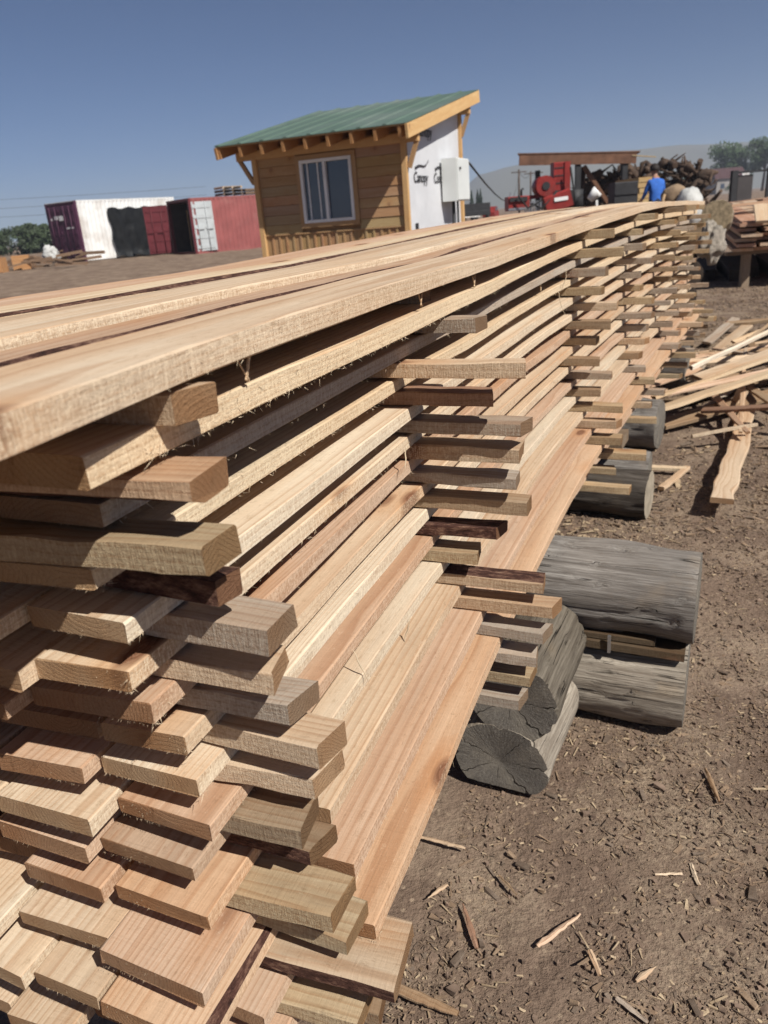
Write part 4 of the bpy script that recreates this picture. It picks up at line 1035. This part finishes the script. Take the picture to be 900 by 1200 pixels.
# ------------------------------------------------------------------ peeled log and second lumber pile on the right
log_thing('peeled_log', 'pale log with ragged fibrous end at the far end of the stack', (2.50, 5.72, 1.04), (3.35, 7.6, .92), .105, (.46, .38, .28), cut=plain('ragged_end', (.50, .39, .25), .95, .3, 40, bump=.03), seed=14)
lump('fibre_clump', 'white fluffy clump of shavings below the ragged log end', (2.47, 5.72, .86), .085, .08, .13, plain('pale_shavings', (.62, .55, .46), .95, .2, 40, bump=.03), 'shavings', 4, .5, 1.2)
SHADEEND = plain('painted_shade_end', (.06, .045, .035), .9, .3, 20)
for i in range(5):
    log_thing('support_log', f'{["topmost", "second", "third", "fourth", "lowest"][i]} log darkened for shade in the stack carrying the pale ragged log', (2.42 + .04*(i % 2), 6.0, .80 - .175*i), (3.05, 7.6, .72 - .16*i), .088, (.05, .038, .03), cut=SHADEEND, seed=15+i, group='logs darkened for shade under the ragged log')  # shade past the stack end is put into these logs' dark colour
pk = random.Random(5)
for k in range(7):
    for i in range(4):
        x0 = 4.62 + i*.27 + pk.uniform(-.03, .03); z = .50 + k*.058
        if k == 6 and i > 1: continue
        m = MB(); w = pk.uniform(.20, .25); y0 = 9.7 + pk.uniform(-.15, .15)
        tilt = .05 if k == 6 else 0
        m.beam((x0, y0, z - tilt), (x0 + 1.5, y0 + 3.9, z + tilt), w, .036 if k < 6 else .05, bev=.003)
        tn = pk.choice(((.50, .34, .25), (.46, .29, .21), (.55, .42, .31)))
        tag(m.build('pile_board', [WOOD, END], color=tn), f'pinkish board, {ORD[i+1]} from the left, {ORD[7-k]} layer down on the right hand pile', 'board', 'boards of the pile at the right edge')
for i, (x, z, w) in enumerate(((4.72, 1.02, .24), (5.02, 1.0, .24))):
    m = MB(); m.beam((x-.0, 9.45, z-.20), (x+.10, 9.75, z-.02), w, .035, bev=.003); tag(m.build('leaning_board', [WOOD, END], color=((.58, .46, .33), (.56, .37, .27))[i]), ('wide pale board end tipped forward on the right hand pile', 'wide pinkish board end tipped forward on the right hand pile')[i], 'board')
for i in range(6):
    m = MB(); x = 4.7 + i*.22; y = 11.5 + pk.uniform(-.5, .5); m.beam((x, y, .98 + i*.012), (x+1.6, y + pk.uniform(.3, 1.2), 1.02 + i*.015), .13, .03); tag(m.build('slab_offcut', [WOOD, END], color=((.42, .3, .22), (.3, .2, .15), (.5, .42, .34))[i % 3]), f'{ORD[i+1]} loose slab from the left lying behind the right hand pile', 'offcut', 'slabs behind the pile at the right edge')
trs = empty('trestle', (5.2, 10, 0), 'dark trestle carrying the pinkish boards at the right edge', 'trestle')
for (x, y) in ((4.75, 9.95), (5.55, 9.95), (5.6, 12.6), (6.4, 12.6)):
    m = MB(); m.beam((x, y, 0), (x, y, .44), .09, .09, (1, 0, 0)); m.build('leg', [WOOD], trs, (.25, .2, .15))
for y, x in ((9.95, 4.5), (12.6, 5.4)):
    m = MB(); m.beam((x, y, .455), (x+1.4, y, .455), .1, .04); m.build('top_rail', [WOOD], trs, (.2, .16, .12))
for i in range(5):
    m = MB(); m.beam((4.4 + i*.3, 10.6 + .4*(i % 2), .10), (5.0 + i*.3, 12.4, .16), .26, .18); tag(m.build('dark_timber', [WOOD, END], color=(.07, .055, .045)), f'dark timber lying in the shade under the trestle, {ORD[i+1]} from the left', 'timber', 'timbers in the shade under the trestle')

# ------------------------------------------------------------------ fence
fn = empty('fence', (11.5, 25, yard(11, 25)), 'dark steel fence with solid dark panels at the right edge', 'fence')
for x, t in ((11.35, .17), (12.4, .09), (13.5, .09), (14.6, .09), (15.7, .09)):
    m = MB(); m.beam((x, 25, .1), (x, 25, 1.72), t, t, (1, 0, 0)); m.build('post', DARK, fn)
for zz in (.35, 1.66):
    m = MB(); m.beam((11.4, 25, zz), (15.7, 25, zz), .05, .06); m.build('rail', DARK, fn)
for x0, x1 in ((11.5, 11.95), (12.46, 13.2), (13.6, 14.4), (14.7, 15.5)):
    m = MB(); m.beam((x0, 25.05, .95), (x1, 25.05, .95), .02, 1.25); m.build('panel', FENCEGREY, fn)

# ------------------------------------------------------------------ distant house, trees, poles
HX = 2.2
hs = empty('house', (97 + HX, 225, .2), 'distant grey house with dark red roof and white gable', 'house')
m = MB(); m.box((97.2+HX, 224, 2.1), (8.6, 9, 4.2)); m.build('wall', STUCCO, hs)
m = MB(); a = [Vector(p) + Vector((HX, 0, 0)) for p in ((92.2, 219, 4.0), (101.3, 219, 4.0), (101.3, 229, 4.0), (92.2, 229, 4.0), (93.6, 224, 6.7), (101.4, 224, 6.7))]
m.quad(a[0], a[1], a[5], a[4]); m.quad(a[2], a[3], a[4], a[5]); m.face([m.vert(p) for p in (a[3], a[0], a[4])]); m.build('roof', HOUSEROOF, hs)
m = MB(); m.face([m.vert(p) for p in (Vector((101.35+HX, 219.4, 3.9)), Vector((101.35+HX, 228.6, 3.9)), Vector((101.35+HX, 224, 6.5)))]); m.box((100.4+HX, 219.3, 4.6), (1.9, .3, 1.6)); m.build('gable', WHITE, hs)
for x in (94.5, 97.5): 
    m = MB(); m.box((x+HX, 219.47, 2.2), (1.0, .06, 1.2)); m.build('window', GLASS, hs)
def tree(name, label, base, h, cr, cz, mat, group, n=2600, seed=0, leaf=.42, lobes=9):
    r = random.Random(seed); root = empty(name, base, label, 'tree' if 'bush' not in name else 'bush', group); b = Vector(base)
    m = MB(); top = b + Vector((r.uniform(-.3, .3), 0, h*.75)); m.tube([b, b + (top-b)*.5 + Vector((.15, 0, 0)), top], [h*.028, h*.02, h*.006], 7)
    L = []
    for k in range(lobes):
        th = r.uniform(0, 6.28); q = b + Vector((math.cos(th)*cr*r.uniform(.2, .75), math.sin(th)*cr*r.uniform(.2, .75), cz + r.uniform(-.42, .45)*(h - cz)*1.6))
        L.append((q, r.uniform(.32, .58)*cr)); m.tube([b + (top-b)*r.uniform(.35, .8), q], [h*.009, h*.003], 5)
    m.build('trunk', DARKWOOD, root)
    m = MB()
    for _ in range(n):
        q, R_ = r.choice(L); d = Vector((r.gauss(0, 1), r.gauss(0, 1), r.gauss(0, 1))).normalized()*R_*r.random()**.4
        p = q + Vector((d.x, d.y, d.z*.8)); s = leaf*r.uniform(.5, 1.2)
        u = Vector((r.gauss(0, 1), r.gauss(0, 1), r.gauss(0, 1))).normalized(); v = u.orthogonal().normalized()
        m.quad(p - u*s*.5, p + v*s*.35, p + u*s*.5, p - v*s*.35)
    m.build('crown', mat, root)
    return root
TG = 'trees beyond the right hand yard'
tree('tree', 'broad dark green tree behind the red roofed house', (105.8, 236, 0), 13.2, 6.6, 7.3, LEAF, TG, 5200, 1, .8, 15)
tree('tree', 'tall dark tree at the right edge beyond the fence', (111.6, 228, 0), 14.6, 4.2, 8.0, LEAF, TG, 4200, 2, .7, 13)
tree('tree', 'low rounded tree left of the red roofed house', (100.0, 246, 0), 6.4, 4.0, 3.4, LEAF, TG, 2200, 3, .6, 9)
tree('bush', 'low green bush in front of the distant house wall', (96.5, 214, 0), 2.6, 1.8, 1.3, LEAF2, None, 900, 4, .35, 7)
for i in range(10):
    tree('tree', f'grey green tree, {ORD[i+1]} from the left in the row beyond the purple container', (-46 + i*1.45 + random.uniform(-.4, .4), 92 + random.uniform(-3, 3), .2), random.uniform(2.7, 3.7), random.uniform(1.6, 2.2), 1.5, LEAF2, 'trees far behind the purple container', 1700, 20+i, .36, 10)
for i, (x, h) in enumerate(((20.3, 4.5), (21.4, 4.5), (21.95, 4.6))):
    root = empty('poplar', (x, 150, .2), ['slim dark poplar standing alone right of the electrical cabinet', 'left of two close slim poplars by the electrical cabinet', 'right of two close slim poplars by the electrical cabinet'][i], 'tree', 'poplars behind the cabin')
    m = MB(); m.tube([(x, 150, .2), (x, 150, h*.9)], [.12, .03], 6); m.build('trunk', DARKWOOD, root)
    m = MB(); r = random.Random(i)
    for _ in range(700):
        z = r.uniform(.5, h); w = .42*math.sin(min(1, (h - z)/h*1.6)*1.57)*r.random()**.5; th = r.uniform(0, 6.28); p = Vector((x + w*math.cos(th), 150 + w*math.sin(th), z))
        u = Vector((r.gauss(0, .5), r.gauss(0, .5), 1)).normalized()*.14; v = u.orthogonal().normalized()*.07
        m.quad(p-u, p+v, p+u, p-v)
    m.build('crown', CYP, root)
tops = []
for i, (x, y, h) in enumerate(((23.16, 120, 6.1), (29.0, 140, 6.5), (32.2, 150, 6.9))):
    root = empty('utility_pole', (x, y, .2), ['nearest and leftmost wooden utility pole beyond the red sawmill', 'middle utility pole beyond the red sawmill', 'rightmost utility pole partly behind the shed roof'][i], 'pole', 'utility poles')
    m = MB(); m.tube([(x, y, .2), (x, y, h)], [.16, .12], 8); m.build('shaft', DARKWOOD, root)
    m = MB(); m.beam((x-1.1, y, h-.35), (x+1.1, y, h-.35), .12, .14); m.build('crossarm', DARKWOOD, root)
    tops.append(Vector((x, y, h-.2)))
def wire(name, label, a, b, sag, r=.012, group='overhead wires'):
    a, b = Vector(a), Vector(b); m = MB(); m.tube([a.lerp(b, t) - Vector((0, 0, sag*4*t*(1-t))) for t in np.linspace(0, 1, 17)], r, 4); tag(m.build(name, DARK), label, 'wire', group)
wire('wire', 'thin sagging wire running from the cabin to the leftmost pole', HP(.1, D+.1, 2.02), tops[0], 2.0, .02)
wire('wire', 'wire between the leftmost and middle utility poles', tops[0], tops[1], .9, .03)
wire('wire', 'wire between the middle and rightmost utility poles', tops[1], tops[2], .5, .03)
for i, z in enumerate((5.6, 4.6, 6.6)):
    wire('wire', ['middle faint wire crossing the sky left of the purple container', 'lowest faint wire crossing the sky left of the purple container', 'highest faint wire crossing the sky left of the purple container'][i], (-70, 95, z+.6), (-20, 110, z), .3, .02)

# ------------------------------------------------------------------ vehicles in the gap behind the cabin
def small_car(label, c, col, yaw):
    root = empty('parked_car', c, label, 'car'); c = Vector(c); f = Vector((math.cos(yaw), math.sin(yaw), 0)); s = Vector((-f.y, f.x, 0))
    def P(a, b, z): return c + f*a + s*b + Vector((0, 0, z))
    prof_ = [(-.95, .3), (-.98, .62), (-.85, .72), (-.62, .74), (-.42, 1.08), (.28, 1.10), (.62, .76), (.95, .66), (1.0, .3)]
    m = MB(); L_ = [m.vert(P(a, -.52, z)) for a, z in prof_]; R_ = [m.vert(P(a, .52, z)) for a, z in prof_]
    for i in range(len(prof_)-1): m.face((L_[i], L_[i+1], R_[i+1], R_[i]), 0)
    m.face(L_); m.face(R_[::-1]); m.face((L_[0], R_[0], R_[-1], L_[-1])); m.build('body', col, root)
    for b in (-.525, .525):
        m = MB(); m.quad(P(-.5, b, .76), P(.45, b, .77), P(.24, b, 1.03), P(-.38, b, 1.02)); m.build('window', GLASS, root)
    m = MB(); m.quad(P(-.96, -.42, .5), P(-.96, -.3, .5), P(-.955, -.3, .62), P(-.955, -.42, .62)); m.build('tail_light', REDMACH, root)
    for a in (-.62, .62):
        for b in (-.5, .42):
            m = MB(); m.tube([P(a, b, .22), P(a, b+.1, .22)], .2, 14); m.build('wheel', RUBBER, root)

small_car('small dark red car parked beyond the electrical cabinet', (11.4, 72, .24), REDMACH, 1.2)
small_car('small white car parked beyond the electrical cabinet', (10.2, 78, .24), WHITE, .3)
tl = empty('flatbed_trailer', (8.2, 60, .24), 'low dark trailer parked between the cabin and the red car', 'trailer')
m = MB(); m.box((8.2, 60, .95), (2.0, 3.5, .35), 0, bev=.03); m.beam((7.2, 58.3, 1.35), (9.2, 58.3, 1.35), .05, .5); m.build('body', DARK, tl)
for x in (7.15, 9.25):
    m = MB(); m.tube([(x-.1, 60, .58), (x+.1, 60, .58)], .33, 16); m.build('wheel', RUBBER, tl)
